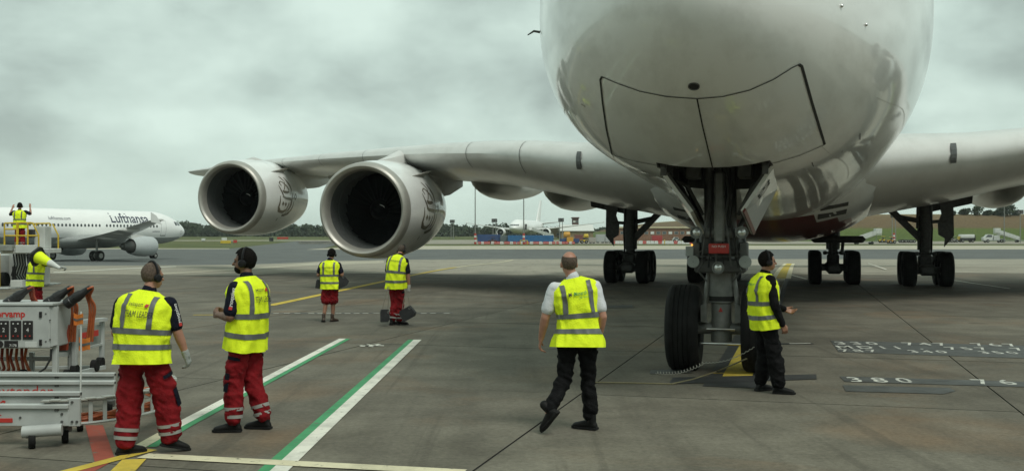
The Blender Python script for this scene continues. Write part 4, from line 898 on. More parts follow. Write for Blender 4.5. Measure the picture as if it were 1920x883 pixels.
    for iv in range(nV):
        for iu in range(nU):
            f = (iv * nU + iu, iv * nU + (iu + 1) % nU, (iv + 1) * nU + (iu + 1) % nU, (iv + 1) * nU + iu); c = sum((loc_[i] for i in f), Vector()) / 4
            face = c.y > 0.030 + (0.02 if abs(c.x) < .03 else 0) and c.z < .075 - 0.25 * max(0, 0.085 - c.y)
            low = c.z < -.065 - (0.02 if c.y < -.06 else 0) or (c.z < -.03 and c.y > -.01)
            bald = hairstyle == 'bald' and (c.z > 0.072 or (c.y > 0.02 and c.z > 0.04))
            if not face and not low and not bald: fs.append(f)
    mb.add(vs, fs); mb.build('hair', hairs[hair], body, 60)
    if beard:
        mb = MB(); mb.ell(Hm @ Vector((0, .040, -.078)), .053, .056, .048, 20, 12, hd); mb.build('beard', hairs[hair], body, 60)
    # ---------- shirt
    sb = MB(); sb.ell(j['chest'], .175 * girth, .12 * girth, .17); sb.ell(j['pelvis'].lerp(j['chest'], .5), .16 * girth, .115 * girth, .2)
    sb.caps(j['neck'] + Vector((0, 0, -.03)), .078, j['neck'] + Vector((0, .004, .022)), .066)
    for sd in 'LR':
        sh, el, wr = j['sh' + sd], j['el' + sd], j['wr' + sd]
        sb.caps(j['chest'].lerp(sh, .6) + Vector((0, 0, .015)), .07, sh + (el - sh) * .08, .068)
        if sleeve <= 1: sb.caps(sh + (el - sh) * .08, .069, sh.lerp(el, sleeve), .070)
        else: sb.caps(sh, .072, el, .060); sb.caps(el, .060, el.lerp(wr, .97), .042)
    sme = remesh(sb, 'shirt', 0.012, 2, lambda p, n: p + n * 0.006 * noise.noise(Vector((p.x * 13, p.y * 13, p.z * 20))))
    shirt_o = mesh_obj('shirt', sme, shirt, body)
    # ---------- trousers or shorts
    tb = MB(); tb.ell(j['pelvis'] + Vector((0, -.01, -.03)), .172 * girth, .130 * girth, .13); tb.ell(j['pelvis'].lerp(j['chest'], .25), .16 * girth, .115 * girth, .10)
    gl = 0.6 + 0.4 * girth; legs = {}
    for sd in 'LR':
        hip, kn, an = j['hip' + sd], j['kn' + sd], j['an' + sd]
        if shorts: tb.caps(hip, .105 * gl, hip.lerp(kn, .93), .098 * baggy * gl)
        else:
            tb.caps(hip, .103 * gl, kn, .080 * gl * baggy); tb.caps(kn, .079 * gl * baggy, kn.lerp(an, .5), .076 * baggy * gl); tb.caps(kn.lerp(an, .5), .076 * baggy * gl, an.lerp(kn, .12), .066 * baggy * gl)
        legs[sd] = (hip, kn, an)
    def wr_fn(p, n):
        a = 0.018 * noise.noise(Vector((p.x * 7 + loc[0], p.y * 7, p.z * 11))) + 0.011 * noise.noise(Vector((p.x * 13, p.y * 13 + loc[0], p.z * 26 + p.x * 14))) + 0.004 * noise.noise(p * 45) + 0.012 * max(0, 1 - 2.5 * abs(noise.noise(Vector((p.x * 6 + loc[0] * 2, p.y * 6, p.z * 9 + p.x * 8))))) ** 2
        return p + n * a
    tme = remesh(tb, 'trousers', 0.012, 3, wr_fn); tro = mesh_obj('shorts' if shorts else 'trousers', tme, trousers, body)
    def legband(sd, a, c, mat, name, par):
        hip, kn, an = legs[sd]; rr = lambda u: lerp(.076, .067, max(0, (u - .5) * 2.2)) * baggy * gl + .007
        mb = MB(); d = (an - kn); mb.lathe([((a + (c - a) * i / 3) * d.length, rr(a + (c - a) * i / 3)) for i in range(4)], kn, d, 24); mb.build(name, mat, par)
    if bands and not shorts:
        for sd in 'LR':
            legband(sd, .62, .70, m_tape_l, 'reflective_band', tro); legband(sd, .80, .88, m_tape_l, 'reflective_band', tro)
    def patch_on_leg(sd, u0, u1, a0, a1, mat, name, thigh):
        hip, kn, an = legs[sd]; p0, p1, r0, r1 = (hip, kn, .103 * gl, .080 * gl * baggy) if thigh else (kn, an, .079 * gl * baggy, .07 * gl * baggy)
        ax = (p1 - p0); x = Vector((1, 0, 0)); axn = ax.normalized(); x = (x - axn * x.dot(axn)).normalized(); y = axn.cross(x); rows = []
        for i in range(5):
            u = u0 + (u1 - u0) * i / 4; r = lerp(r0, r1, u) + .010
            rows.append([p0 + ax * u + (x * math.cos(a) + y * math.sin(a)) * r for a in [a0 + (a1 - a0) * q / 5 for q in range(6)]])
        mb = MB(); mb.grid(rows); mb.build(name, mat, tro)
    if pockets:
        patch_on_leg('R', .42, .50, -.5, .75, m_navy, 'pocket_flap', True); patch_on_leg('L', .42, .50, math.pi - .9, math.pi + .35, m_navy, 'pocket_flap', True)
    if knee:
        patch_on_leg('L', .82, 1.25, math.pi - .15, math.pi + .45, m_navy, 'knee_panel', True); patch_on_leg('R', .8, 1.2, -.35, .25, m_navy, 'knee_panel', True)
    # ---------- boots
    for sd, (fy, fp) in zip('LR', foot):
        an = j['an' + sd]; bm_ = Matrix.Translation(an) @ Matrix.Rotation(rad(fy), 4, 'Z') @ Matrix.Rotation(rad(fp), 4, 'X') @ Matrix.Translation((0, 0, -.085)) @ Matrix.Scale(1.0, 4)
        me_ = boot_mesh(boots); o = mesh_obj('boot', me_, None, body, bm_); mesh_obj('sole', BOOTS[boots.name + 's'], None, o)
    # ---------- gloves
    for sd, gm in zip('LR', gloves):
        if gm:
            mb = MB(); hand, wr, fd, el = hands[sd]
            for p0, r0, p1, r1 in hand: mb.caps(p0, r0 + .004, p1, r1 + .004, 8)
            mb.caps(wr - fd * .03, .037, wr + fd * .02, .036); g_ = remesh(mb, 'glove', 0.008, 1); mesh_obj('glove', g_, gm, body)
    # ---------- hi-vis vest
    cp, cc, cn = j['pelvis'], j['chest'], j['neck']
    hipr = (j['hipR'] - j['hipL']); hipr.z *= 0.3; hipr.normalize(); shr = (j['shR'] - j['shL']).normalized()
    def spine(h):
        a, b_, c = .95, 1.30, 1.50
        l0 = (h - b_) * (h - c) / ((a - b_) * (a - c)); l1 = (h - a) * (h - c) / ((b_ - a) * (b_ - c)); l2 = (h - a) * (h - b_) / ((c - a) * (c - b_))
        if h < a:
            d = (spine(a + .02) - spine(a)) / .02; return cp + d * (h - a)
        return cp * l0 + cc * l1 + cn * l2
    def vring(h):
        h = max(VR[0][0], min(VR[-1][0], h))
        for p, q in zip(VR, VR[1:]):
            if h <= q[0] + 1e-9:
                w = (h - p[0]) / (q[0] - p[0]); rx, ry = lerp(p[1], q[1], w), lerp(p[2], q[2], w); break
        gg = girth if h < 1.40 else lerp(girth, 1.0, min(1, (h - 1.40) / .1))
        hm = lerp(hem, 1.0, sstep(.80, 1.10, h)); return rx * gg * hm, ry * gg * hm
    hs0 = hemh
    def vest_pt(h, u, off=0.0):
        rx, ry = vring(h); c = spine(h); w = sstep(.95, 1.40, h); rt = hipr.lerp(shr, w).normalized(); up = (spine(min(1.515, h + .02)) - spine(h - .0 if h + .02 < 1.5 else h - .02)).normalized(); fw = up.cross(rt).normalized(); rt = fw.cross(up).normalized()
        s_, c_ = math.sin(u), math.cos(u); n = 2.35
        x = math.copysign(abs(s_) ** (2 / n), s_); y = -math.copysign(abs(c_) ** (2 / n), c_)
        p = c + rt * rx * x + fw * ry * y
        f = .017 * noise.noise(Vector((x * 2.6 + loc[0], y * 2.6, h * 3.2))) * (1.3 if h < 1.25 else .5) + .009 * noise.noise(Vector((x * 5 + h * 4, y * 5 + loc[0], h * 9))) + .004 * noise.noise(Vector((x * 12, y * 12, h * 14))) + .016 * (max(0, 1 - 2.2 * abs(noise.noise(Vector((x * 1.9 + h * 2.5 + loc[0] * 3, y * 1.9, h * 4.2))))) ** 2) * (1 if h < 1.38 else .3)
        if h < 1.1: f += .012 * math.sin(u * 7 + 1.3) * (1.1 - h) / .3
        return p + (rt * x * ry + fw * y * rx).normalized() * (off + f)
    mb = MB(); hh = [hs0 + (1.515 - hs0) * i / 40 for i in range(41)]
    mb.grid([[vest_pt(h, 2 * math.pi * q / 84) for q in range(84)] for h in hh], True)
    vest = mb.build('vest', m_hiv, body, 60)
    def bandv(h0, h1):
        mb = MB(); mb.grid([[vest_pt(h0 + (h1 - h0) * i / 2, 2 * math.pi * q / 84, .006) for q in range(84)] for i in range(3)], True); mb.build('reflective_band', m_tape, vest, 60)
    bandv(hs0 + .13, hs0 + .18); bandv(1.115, 1.165)
    for sx in (-1, 1):
        for front in (False, True):
            rows = []
            for i in range(22):
                h = 1.165 + (1.470 - 1.165) * i / 21; rx, ry = vring(h); row = []
                for dx_ in (.105, .120, .135, .150):
                    q = min(1.0, dx_ / rx) ** (2.35 / 2); u = math.asin(q) * sx; row.append(vest_pt(h, math.pi - u if front else u, .010))
                rows.append(row)
            mb = MB(); mb.grid(rows); mb.build('reflective_band', m_tape, vest, 60)
    def on_back(x, h, off=.016):
        rx, ry = vring(h); q = min(1.0, abs(x) / rx) ** (2.35 / 2); return vest_pt(h, math.asin(q) * (1 if x > 0 else -1), off)
    for body_, x0, h0, size, mat, kw in (text or []):
        if body_ == '#':
            mb = MB(); mb.grid([[on_back(x0 + size * a + .35 * size * c, h0 + size * c, .014) for a in (0, .5, 1)] for c in (0, .5, 1)]); mb.build('print_mark', mat, vest, 0)
        else:
            kw = dict(kw); xs_ = kw.pop('xs', 1.0); lettering('print', body_, lambda x, y: on_back(x0 + x * xs_, h0 + y), mat, vest, size=size, sub=2, **kw)
    for sd in (sleeve_print or ''):
        sh, el = j['sh' + sd], j['el' + sd]; ax = el - sh; axn = ax.normalized(); o_ = Vector((1 if sd == 'R' else -1, -.55, 0)); o_ = (o_ - axn * o_.dot(axn)).normalized(); y_ = axn.cross(o_)
        def onarm(a, b_): th_ = b_ / .072; return sh + axn * a + (o_ * math.cos(th_) + y_ * math.sin(th_)) * .0785
        lettering('sleeve_print', 'swissport', lambda x, y: onarm(.03 + x, -.018 + y * (1 if sd == 'R' else 1)), m_ink_w, shirt_o, size=.048, sub=1, bold=.01)
        mb = MB(); mb.grid([[onarm(.215 + .03 * u, -.02 + .03 * v) for u in (0, .5, 1)] for v in (0, .5, 1)]); mb.build('sleeve_mark', m_ink_r, shirt_o, 0)
    # ---------- ear defenders
    if headset:
        hs = MB(); hs.tube([Hm @ Vector((.098 * math.sin(a), -.012 - .008 * math.cos(a), .018 + .118 * math.cos(a))) for a in [rad(-88 + 176 * i / 16) for i in range(17)]], .011, 8); h_ = hs.build('headset', m_plastic, body)
        for s in (-1, 1):
            mb = MB(); mb.lathe([(0, .030), (.008, .040), (.022, .040), (.034, .030), (.038, .005)], Hm @ Vector((s * .082, -.008, -.022)), hd @ Vector((s, 0, 0)), 20, True); mb.build('ear_cup', m_plastic, h_)
    return body, j, vest
def at(px, py): return G(px, py)
# team leader seen from behind, walking past the power cart
person('heavy man from behind, yellow TEAM LEADER vest, red trousers, by the power cart', at(268, 851), rad(-10), 1.70,
    dict(pelvis=(0, 0, .95), chest=(.01, .03, 1.30), neck=(.03, .055, 1.50), head=(.045, .10, 1.655), shL=(-.225, .02, 1.42), shR=(.235, .05, 1.42), elL=(-.31, .06, 1.12), wrL=(-.30, .22, .93), elR=(.30, .09, 1.13), wrR=(.34, .17, .92),
         hipL=(-.105, 0, .92), hipR=(.105, 0, .92), knL=(-.14, .02, .50), anL=(-.16, -.04, .09), knR=(.165, .12, .51), anR=(.205, .14, .13)),
    'fair', 'grey', 'short', m_navy, .75, m_tro_r, baggy=1.34, girth=1.15, hemh=.845, head_yaw=-28, head_pitch=-4, foot=((-38, 0), (-48, -14)), headset=True, gloves=(m_glove_g, m_glove_g), pockets=True, knee=True, sleeve_print='R',
    text=[('swissport', -.085, 1.365, .056, m_ink, dict(xs=.62)), ('#', .062, 1.362, .030, m_ink_r, {}), ('TEAM LEADER', -.100, 1.268, .080, m_ink, dict(xs=.50))])
# bearded man in profile
person('bearded man in profile facing left, yellow vest, red trousers, headset', at(462, 806), rad(66), 1.80,
    dict(elL=(-.25, .0, 1.13), wrL=(-.13, .245, 1.14), elR=(.25, .0, 1.13), wrR=(.02, .27, 1.15), knL=(-.11, .06, .50), anL=(-.13, .05, .09), knR=(.10, .0, .50), anR=(.12, -.12, .09), chest=(0, -.02, 1.30), neck=(0, -.005, 1.50), head=(0, .03, 1.668)),
    'brown', 'black', 'thick', m_navy, .8, m_tro_r, baggy=1.16, girth=1.03, hemh=.80, head_yaw=22, foot=((28, 0), (12, 0)), headset=True, pockets=True, knee=True, beard=True, curl=1.0, sleeve_print='L', thumb={'L': (0, 0, 1), 'R': (0, 0, 1)},
    text=[('swissport', -.085, 1.365, .052, m_ink, dict(xs=.65)), ('#', .062, 1.362, .030, m_ink_r, {}), ('TEAM LEADER', -.095, 1.268, .076, m_ink, dict(xs=.50))])
# man in red shorts carrying chocks
person('man in red shorts and yellow vest carrying two black chocks', at(619, 603), rad(-4), 1.66,
    dict(head=(.03, .05, 1.66), shL=(-.20, 0, 1.42), shR=(.20, 0, 1.42), elL=(-.29, -.02, 1.15), wrL=(-.22, .20, 1.16), elR=(.30, -.02, 1.15), wrR=(.24, .20, 1.16), knL=(-.11, .02, .5), anL=(-.14, -.09, .10), knR=(.06, .06, .5), anR=(.05, .06, .09)),
    'tan', 'black', 'thick', m_navy, .7, m_tro_r, shorts=True, baggy=1.25, girth=1.08, foot=((20, -8), (-25, 0)), boots=m_boot_b, curl=1.4, voxel=.012, headset=True, pockets=True,
    text=[('swissport', -.10, 1.33, .055, m_ink, {})])
# man lowering chocks on ropes
person('man with bowed head and white gloves holding chocks on ropes below the inner engine', at(742, 609), rad(-16), 1.80,
    dict(chest=(.02, .03, 1.30), neck=(.05, .10, 1.49), head=(.06, .20, 1.62), shL=(-.17, .06, 1.42), shR=(.21, .04, 1.42), elL=(-.21, .05, 1.12), wrL=(-.20, .08, .88), elR=(.26, .06, 1.10), wrR=(.27, .10, .83), knL=(-.04, .05, .5), anL=(-.06, -.05, .09), knR=(.07, .08, .5), anR=(.05, .08, .09)),
    'fair', 'brown', 'short', m_navy, .8, m_tro_r, baggy=1.12, head_yaw=-25, head_pitch=-30, foot=((-15, 0), (-60, 0)), gloves=(m_glove_w, m_glove_w), headset=True, curl=1.5, voxel=.012, pockets=True,
    text=[('swissport', -.10, 1.34, .055, m_ink, {})])
# man in white shirt striding under the nose
person('balding man in white shirt, black trousers and yellow vest striding towards the nose wheel', at(1081, 807), rad(3), 1.79,
    dict(pelvis=(.02, 0, .95), chest=(.0, .02, 1.30), neck=(-.035, .02, 1.50), head=(-.07, .05, 1.66), shL=(-.215, .01, 1.43), shR=(.175, .02, 1.45), elL=(-.31, .02, 1.12), wrL=(-.345, .10, .90), elR=(.255, -.03, 1.13), wrR=(.225, .06, .90),
         hipL=(-.075, 0, .92), hipR=(.105, 0, .92), knL=(-.115, .03, .51), anL=(-.295, -.17, .22), knR=(.125, .08, .50), anR=(.145, .06, .09)),
    'fair', 'grey', 'bald', m_wshirt, .72, m_black, baggy=.96, girth=.99, hem=1.18, hemh=.83, head_yaw=8, head_pitch=6, foot=((52, -48), (55, 0)), bands=False, boots=m_boot,
    text=[('Monarch', -.035, 1.345, .056, m_ink_g, dict(xs=.62, bold=.01)), ('M', -.085, 1.345, .056, m_ink, dict(bold=.02, xs=.7)), ('flight support', .01, 1.315, .026, m_ink_g, dict(xs=.7))])
# man in black with ear defenders at the nose wheel
person('man in black clothes, yellow vest and black ear defenders beside the nose wheel', at(1434, 735), rad(-80), 1.74,
    dict(chest=(0, -.02, 1.30), neck=(0, .0, 1.50), head=(0, .04, 1.668), elR=(.25, .02, 1.13), wrR=(.24, .13, .88), elL=(-.22, .06, 1.14), wrL=(-.16, .34, 1.04), knL=(-.10, .04, .5), anL=(-.13, .0, .09), knR=(.10, .08, .5), anR=(.15, .12, .09)),
    'tan', 'black', 'cap', m_black, 2, m_black, baggy=1.22, girth=1.04, hem=1.05, hemh=.82, head_yaw=-5, foot=((18, 0), (-30, 0)), headset=True, bands=False,
    text=[('Monarch', -.09, 1.35, .05, m_ink_g, {})])
# man on the loader platform with raised hands
PLAT = P(37, 446, 40); PLAT.z = 1.50
person('man with both hands raised standing on the yellow loader platform', PLAT, rad(2), 1.76,
    dict(elL=(-.38, .02, 1.33), wrL=(-.33, .10, 1.58), elR=(.41, .02, 1.36), wrR=(.36, .10, 1.62), shL=(-.20, 0, 1.44), shR=(.20, 0, 1.45)), 'fair', 'black', 'cap', m_navy, .85, m_tro_r, foot=((10, 0), (-10, 0)), voxel=.013, thumb={'L': (1, 0, 0), 'R': (-1, 0, 0)}, fingers_out=True, headset=True, baggy=1.1, girth=1.05)
# man carrying a traffic cone on his shoulder
cm = P(66, 500, 25); cm.z = 0
person('man behind the power cart carrying a traffic cone across his shoulder', cm, rad(-30), 1.66,
    dict(chest=(0, .03, 1.29), neck=(0, .05, 1.48), head=(-.01, .09, 1.62), elR=(.40, .16, 1.34), wrR=(.60, .34, 1.30), elL=(-.22, .20, 1.25), wrL=(-.05, .30, 1.42), shR=(.20, .03, 1.43), shL=(-.18, .05, 1.43), knL=(-.1, .05, .5), anL=(-.12, -.1, .09), anR=(.12, .1, .09)),
    'fair', 'brown', 'short', m_navy, .55, m_tro_r, foot=((10, 0), (-10, 0)), voxel=.013, pockets=True, baggy=1.15, girth=1.05, gloves=(None, m_glove_g), curl=1.1)
# ================================================================ stand equipment
def thing(name, label, cat, loc, group=None):
    o = empty(name, loc); tag(o, label, cat, group); o['_o'] = 1; del o['_o']; return o
def wb(mb, name, mat, par, smooth=35, root=None):
    """link geometry given in world metres under a thing (or a part of it)"""
    off = (root or par).location if (root or par) else Vector((0, 0, 0)); mb.v = [tuple(Vector(p) - off) for p in mb.v]; return mb.build(name, mat, par, smooth)
m_alu = M('painted_pale_grey', (0.42, 0.44, 0.42), 0.5, var=0.14, scale=4, bump=0.05)
m_alud = M('painted_grey', (0.25, 0.27, 0.25), 0.55, var=0.2, scale=5)
m_org = M('orange_cable', (0.42, 0.10, 0.03), 0.55, var=0.25, scale=12)
m_orgd = M('red_brown_cable', (0.30, 0.05, 0.02), 0.55, var=0.25, scale=12)
m_kpl = M('black_plastic', (0.014, 0.014, 0.014), 0.4, var=0.3)
m_kpan = M('black_panel', (0.018, 0.016, 0.016), 0.4)
m_flag = cloth('orange_flag', (0.62, 0.20, 0.045), var=0.12, scale=5)
m_yel = M('safety_yellow', (0.55, 0.39, 0.025), 0.45, var=0.18, scale=5)
m_label_w = M('label_white', (0.58, 0.60, 0.57), 0.5)
m_rope = M('rope', (0.22, 0.20, 0.16), 0.9)
m_chock = M('chock_rubber', (0.020, 0.021, 0.023), 0.7, var=0.35, scale=8, bump=0.2)
def wtext(body, p0, ex, ez, size, mat, par, root, **kw):
    p0 = Vector(p0) - root.location; ex = Vector(ex); ez = Vector(ez)
    return lettering('lettering', body, lambda x, y: p0 + ex * x + ez * y, mat, par, size=size, **kw)
# ---- chocks on ropes
def chock(label, c, ang, w, h, hand, yaw=0.2, spread=0.06):
    c = Vector(c); t = thing('wheel_chock', label, 'wheel chock', c, 'chocks carried by the crew')
    R_ = Matrix.Rotation(yaw, 4, 'Z') @ Matrix.Rotation(ang, 4, 'Y'); mb = MB()
    pr = [(-w / 2, -h / 2), (w * .3, -h / 2), (w / 2, -h * .25), (w * .36, h / 2), (-w * .42, h / 2), (-w / 2, h * .3)]
    pts0 = [R_ @ Vector((x, -.09, z)) for x, z in pr]; pts1 = [R_ @ Vector((x, .09, z)) for x, z in pr]
    mb.loft([pts0, pts1]); body = mb.build('chock_block', m_chock, t, 0)
    for s in (-1, 1):
        e = R_ @ Vector((s * w * .3, 0, h * .42)); hd_ = Vector(hand) - c; m_ = MB(); m_.tube([e, e.lerp(hd_, .5) + Vector((s * .012, 0, 0)), hd_ + Vector((s * .012, 0, 0))], .008, 6); m_.build('rope', m_rope, t)
    mb = MB(); mb.tube([R_ @ Vector((w * .3 + .02 * math.cos(a), -.095, h * .3 + .02 * math.sin(a))) for a in [k * math.pi / 5 for k in range(11)]], .005, 5); mb.build('rope_ring', m_gear, t)
    return t
chock('small black rubber chock hanging at left hip of the man in shorts', P(602, 533, 23.85), .15, .24, .2, P(606, 512, 23.85))
chock('tilted black rubber chock hanging at right hip of the man in shorts', P(637, 529, 23.75), -.45, .40, .26, P(636, 510, 23.85))
chock('upright black chock on rope from left hand of the man in white gloves', P(722, 591.5, 22.6), .0, .20, .27, P(728, 538, 22.6))
chock('tilted black chock on rope from right hand of the man in white gloves', P(765, 587, 22.6), -.5, .32, .25, P(762, 545, 22.6), -.1)
# ---- traffic cone carried on a shoulder
ca, cb = P(70, 481, 24.6), P(113, 503, 24.3); cd = (cb - ca).normalized()
cone = thing('traffic_cone', 'lime and white traffic cone with black base carried sideways on a shoulder', 'traffic cone', ca)
L_ = (cb - ca).length
mb = MB(); mb.lathe([(0.02, .155), (L_ * .55, .085)], ca, cd, 28); wb(mb, 'cone_body', m_hiv, cone)
mb = MB(); mb.lathe([(L_ * .55, .086), (L_ * .97, .035), (L_, .032), (L_, .005)], ca, cd, 28); wb(mb, 'cone_sleeve', m_label_w, cone)
x_ = cd.orthogonal().normalized(); y_ = cd.cross(x_)
mb = MB(); mb.plate([ca + (x_ * a + y_ * b) * .20 for a, b in ((-1, -.7), (-.7, -1), (.7, -1), (1, -.7), (1, .7), (.7, 1), (-.7, 1), (-1, .7))], .05, cd); mb.lathe([(0.02, .17), (.05, .165), (.05, .15)], ca, cd, 24); wb(mb, 'cone_base', m_chock, cone, 0)
# ---- power cabinet cart
D0 = 13.6
def q(px, py, d=D0): return P(px, py, d)
cart = thing('power_cabinet', 'pale grey ground power cabinet with numbered black outlet panels 2 3 4', 'power cabinet', (q(40, 700).x, 13.9, 0))
x0, x1 = q(-75, 600).x, q(93, 600).x; zt, zb = q(0, 574).z, q(0, 653).z
mb = MB(); mb.cbox(x0, x1, D0, D0 + .75, zb, zt, .015); cab = wb(mb, 'cabinet', m_alu, cart)
mb = MB(); mb.plate([(x1, D0 + .02, zt - .01), (x1 + .06, D0 + .1, zt - .01), (x1 + .06, D0 + .1, zb + .04), (x1, D0 + .02, zb + .02)], .01); wb(mb, 'side_panel', m_alu, cart)
mb = MB(); mb.cbox(x0, x1 + .04, D0 - .012, D0 + .77, zt + .004, zt + .04, .008); wb(mb, 'lid', m_alu, cart)
for n_, (a, b_) in (('1', (-24, -4)), ('2', (-2, 17)), ('3', (20, 40)), ('4', (43, 62))):
    X0, X1 = q(a, 600).x, q(b_, 600).x; Z1, Z0 = q(0, 601).z, q(0, 636).z
    mb = MB(); mb.cbox(X0, X1, D0 - .012, D0 + .002, Z0, Z1, .004); pn_ = wb(mb, 'outlet_panel', m_kpan, cart)
    wtext(n_, ((X0 + X1) / 2, D0 - .0135, Z0 + .10), (1, 0, 0), (0, 0, 1), .075, m_ink_w, pn_, cart, align='CENTER')
    for ii in (0.28, 0.72):
        for kk in (0.18, 0.84):
            mb = MB(); mb.lathe([(0, .011), (.006, .010), (.008, .002)], (lerp(X0, X1, ii), D0 - .012, lerp(Z0, Z1, kk)), (0, -1, 0), 10); wb(mb, 'lamp_button', m_label_w if kk > .5 else m_redtag, pn_, 35, cart)
wtext('powervamp', (q(52, 0).x - .63, D0 - .004, q(0, 594).z), (1, 0, 0), (0, 0, 1), .125, m_ink_r, cab, cart, bold=.03)
wtext('GROUND POWER SUPPLY', (q(48, 0).x - .46, D0 - .004, q(0, 598).z), (1, 0, 0), (0, 0, 1), .028, m_alud, cab, cart)
mb = MB(); mb.cbox(q(8, 0).x, q(34, 0).x, D0 - .006, D0 + .001, q(0, 651).z, q(0, 638.5).z, .002); lb = wb(mb, 'phone_label', m_kpan, cart); wtext('7178', (q(18, 0).x, D0 - .008, q(0, 649.5).z), (1, 0, 0), (0, 0, 1), .048, m_ink_w, lb, cart)
mb = MB(); mb.cbox(q(47, 0).x, q(69, 0).x, D0 - .006, D0 + .001, q(0, 651).z, q(0, 640.5).z, .002); wb(mb, 'maker_label', m_label_w, cart)
mb = MB(); mb.lathe([(0, .045), (.006, .045), (.006, .001)], (q(0, 0).x, D0, q(0, 645).z), (0, -1, 0), 20); wb(mb, 'round_label', m_kpan, cart)
for py in (590, 642):
    mb = MB(); mb.cbox(q(74, 0).x, q(79, 0).x, D0 - .02, D0, q(0, py + 5).z, q(0, py - 6).z, .004); wb(mb, 'hinge', m_kpl, cart)
for px, py in ((86, 588), (86, 640), (94, 600), (94, 636)):
    mb = MB(); mb.lathe([(0, .012), (.008, .010), (.008, .001)], (q(px, 0).x, D0, q(0, py).z), (0, -1, 0), 8); wb(mb, 'bolt', m_geard, cart)
# frame that carries the cabinet
def post(px, py0, py1, d, w=.07, mat=m_alu, par=cart, name='frame_post'):
    a = q(px, py1, d); mb = MB(); mb.cbox(a.x - w / 2, a.x + w / 2, d - w / 2, d + w / 2, q(0, py1, d).z, q(0, py0, d).z, .006); return wb(mb, name, mat, par)
def rail(p, r, w=.05, h=.06, mat=m_alu, par=cart, name='frame_rail'):
    mb = MB(); mb.bar(p, r, w, h); return wb(mb, name, mat, par, 0)
post(104, 576, 706, 13.75); post(133, 571, 700, 14.5); post(-20, 654, 706, 13.75); post(60, 660, 700, 14.5, .06)
rail(q(104, 574, 13.75), q(133, 571, 14.5)); rail(q(100, 571, 14.45), q(-60, 571, 14.45)); rail(q(104, 665, 13.75), q(133, 663, 14.5)); rail(q(60, 672, 14.5), q(104, 672, 14.5)); rail(q(-40, 672, 14.5), q(60, 672, 14.5))
rail(q(-60, 700, 13.75), q(104, 702, 13.75), .06, .07)
for px in (104, 20):
    mb = MB(); mb.lathe([(-.03, .02), (-.03, .075), (.03, .075), (.03, .02)], (q(px, 0).x, 13.95, .075), (1, 0, 0), 18, True); wb(mb, 'caster_wheel', m_tyre, cart)
# plugs parked on top with their cables
for k, (bx, tx, d) in enumerate(((10, 50, 13.9), (85, 122, 13.95), (122, 155, 13.9))):
    a, b_ = q(bx, 572, d), q(bx + 40, 544, d); ax = (b_ - a)
    mb = MB(); mb.lathe([(0, .03), (.02, .072), (.10, .075), (.11, .066), (.17, .066), (.18, .072), (.27, .062), (.29, .05), (.36, .042), (.42, .035)], a, ax, 14, True); pg = wb(mb, 'power_plug', m_kpl, cart, 25)
    for c_ in range(3):
        s0 = a + ax.normalized() * .38 + Vector((0, -.03 + .03 * c_, 0)); end = q(tx + 8 + 5 * c_, 640, d + .25)
        pts = [s0, q(bx + 52, 538 + 2 * c_, d + .05 * c_), q(tx + 6 + 4 * c_, 548 + 4 * c_, d + .1), q(tx + 13 + 5 * c_, 575, d + .15), q(tx + 12 + 4 * c_, 605, d + .2), end]
        dense = []
        for i in range(len(pts) - 1):
            p0, p1, p2, p3 = pts[max(0, i - 1)], pts[i], pts[i + 1], pts[min(len(pts) - 1, i + 2)]
            for s_ in range(6):
                u = s_ / 6; dense.append(0.5 * ((2 * p1) + (p2 - p0) * u + (2 * p0 - 5 * p1 + 4 * p2 - p3) * u * u + (3 * p1 - p0 - 3 * p2 + p3) * u ** 3))
        mb = MB(); mb.tube(dense + [end], .016, 7); wb(mb, 'power_cable', m_org if k else m_orgd, cart)
# cable loops hanging under the cabinet
for k in range(7):
    X = -4 + 9 * k; pts = [q(X, 650, 14.1), q(X - 4 + 2 * (k % 3), 672, 14.0), q(X + 3, 690, 13.95 + .03 * (k % 2)), q(X - 8 + 3 * k, 704, 14.0)]
    mb = MB(); mb.tube(pts, .02, 7); wb(mb, 'hanging_cable', m_orgd if k % 2 else m_org, cart)
mb = MB(); mb.tube([q(96, 654, 13.7), q(95, 672, 13.68), q(85, 690, 13.66), q(68, 702, 13.66), q(50, 706, 13.7)], .014, 6); wb(mb, 'black_lead', m_kpl, cart)
# ---- second, lower cable cart behind with its red label
cart2 = thing('cable_cart', 'low grey cable cart with red label behind the power cabinet', 'cable cart', (q(165, 700, 14.7).x, 14.7, 0))
def post2(px, py0, py1, d, w=.065): return post(px, py0, py1, d, w, m_alu, cart2)
def rail2(p, r, w=.05, h=.055): return rail(p, r, w, h, m_alu, cart2)
post2(140, 608, 700, 14.3); post2(191, 600, 698, 15.3); post2(133, 640, 700, 14.35, .05)
rail2(q(112, 607, 14.25), q(197, 598.5, 15.3), .09, .05); rail2(q(140, 700, 14.3), q(196, 688, 15.2)); rail2(q(150, 655, 14.4), q(191, 645, 15.3), .04, .03)
mb = MB(); mb.plate([q(145, 616, 14.45), q(188, 608, 15.2), q(188, 642, 15.2), q(145, 652, 14.45)], .015); sp_ = wb(mb, 'side_sheet', m_alud, cart2, 0)
mb = MB(); mb.plate([q(153, 624, 14.5), q(184, 618, 15.0), q(184, 629, 15.0), q(153, 634, 14.5)], .012); wb(mb, 'red_label', m_ink_r, cart2, 0)
mb = MB(); mb.plate([q(110, 616, 14.25), q(131, 614, 14.3), q(131, 660, 14.3), q(110, 660, 14.25)], .012); wb(mb, 'end_sheet', m_alud, cart2, 0)
for k in range(5):
    mb = MB(); mb.tube([q(112 + 3 * k, 655, 14.2), q(118 + 2 * k, 635 - 3 * k, 14.15), q(126 + k, 618 - 2 * k, 14.2)], .03, 7); wb(mb, 'coiled_cable', m_orgd, cart2)
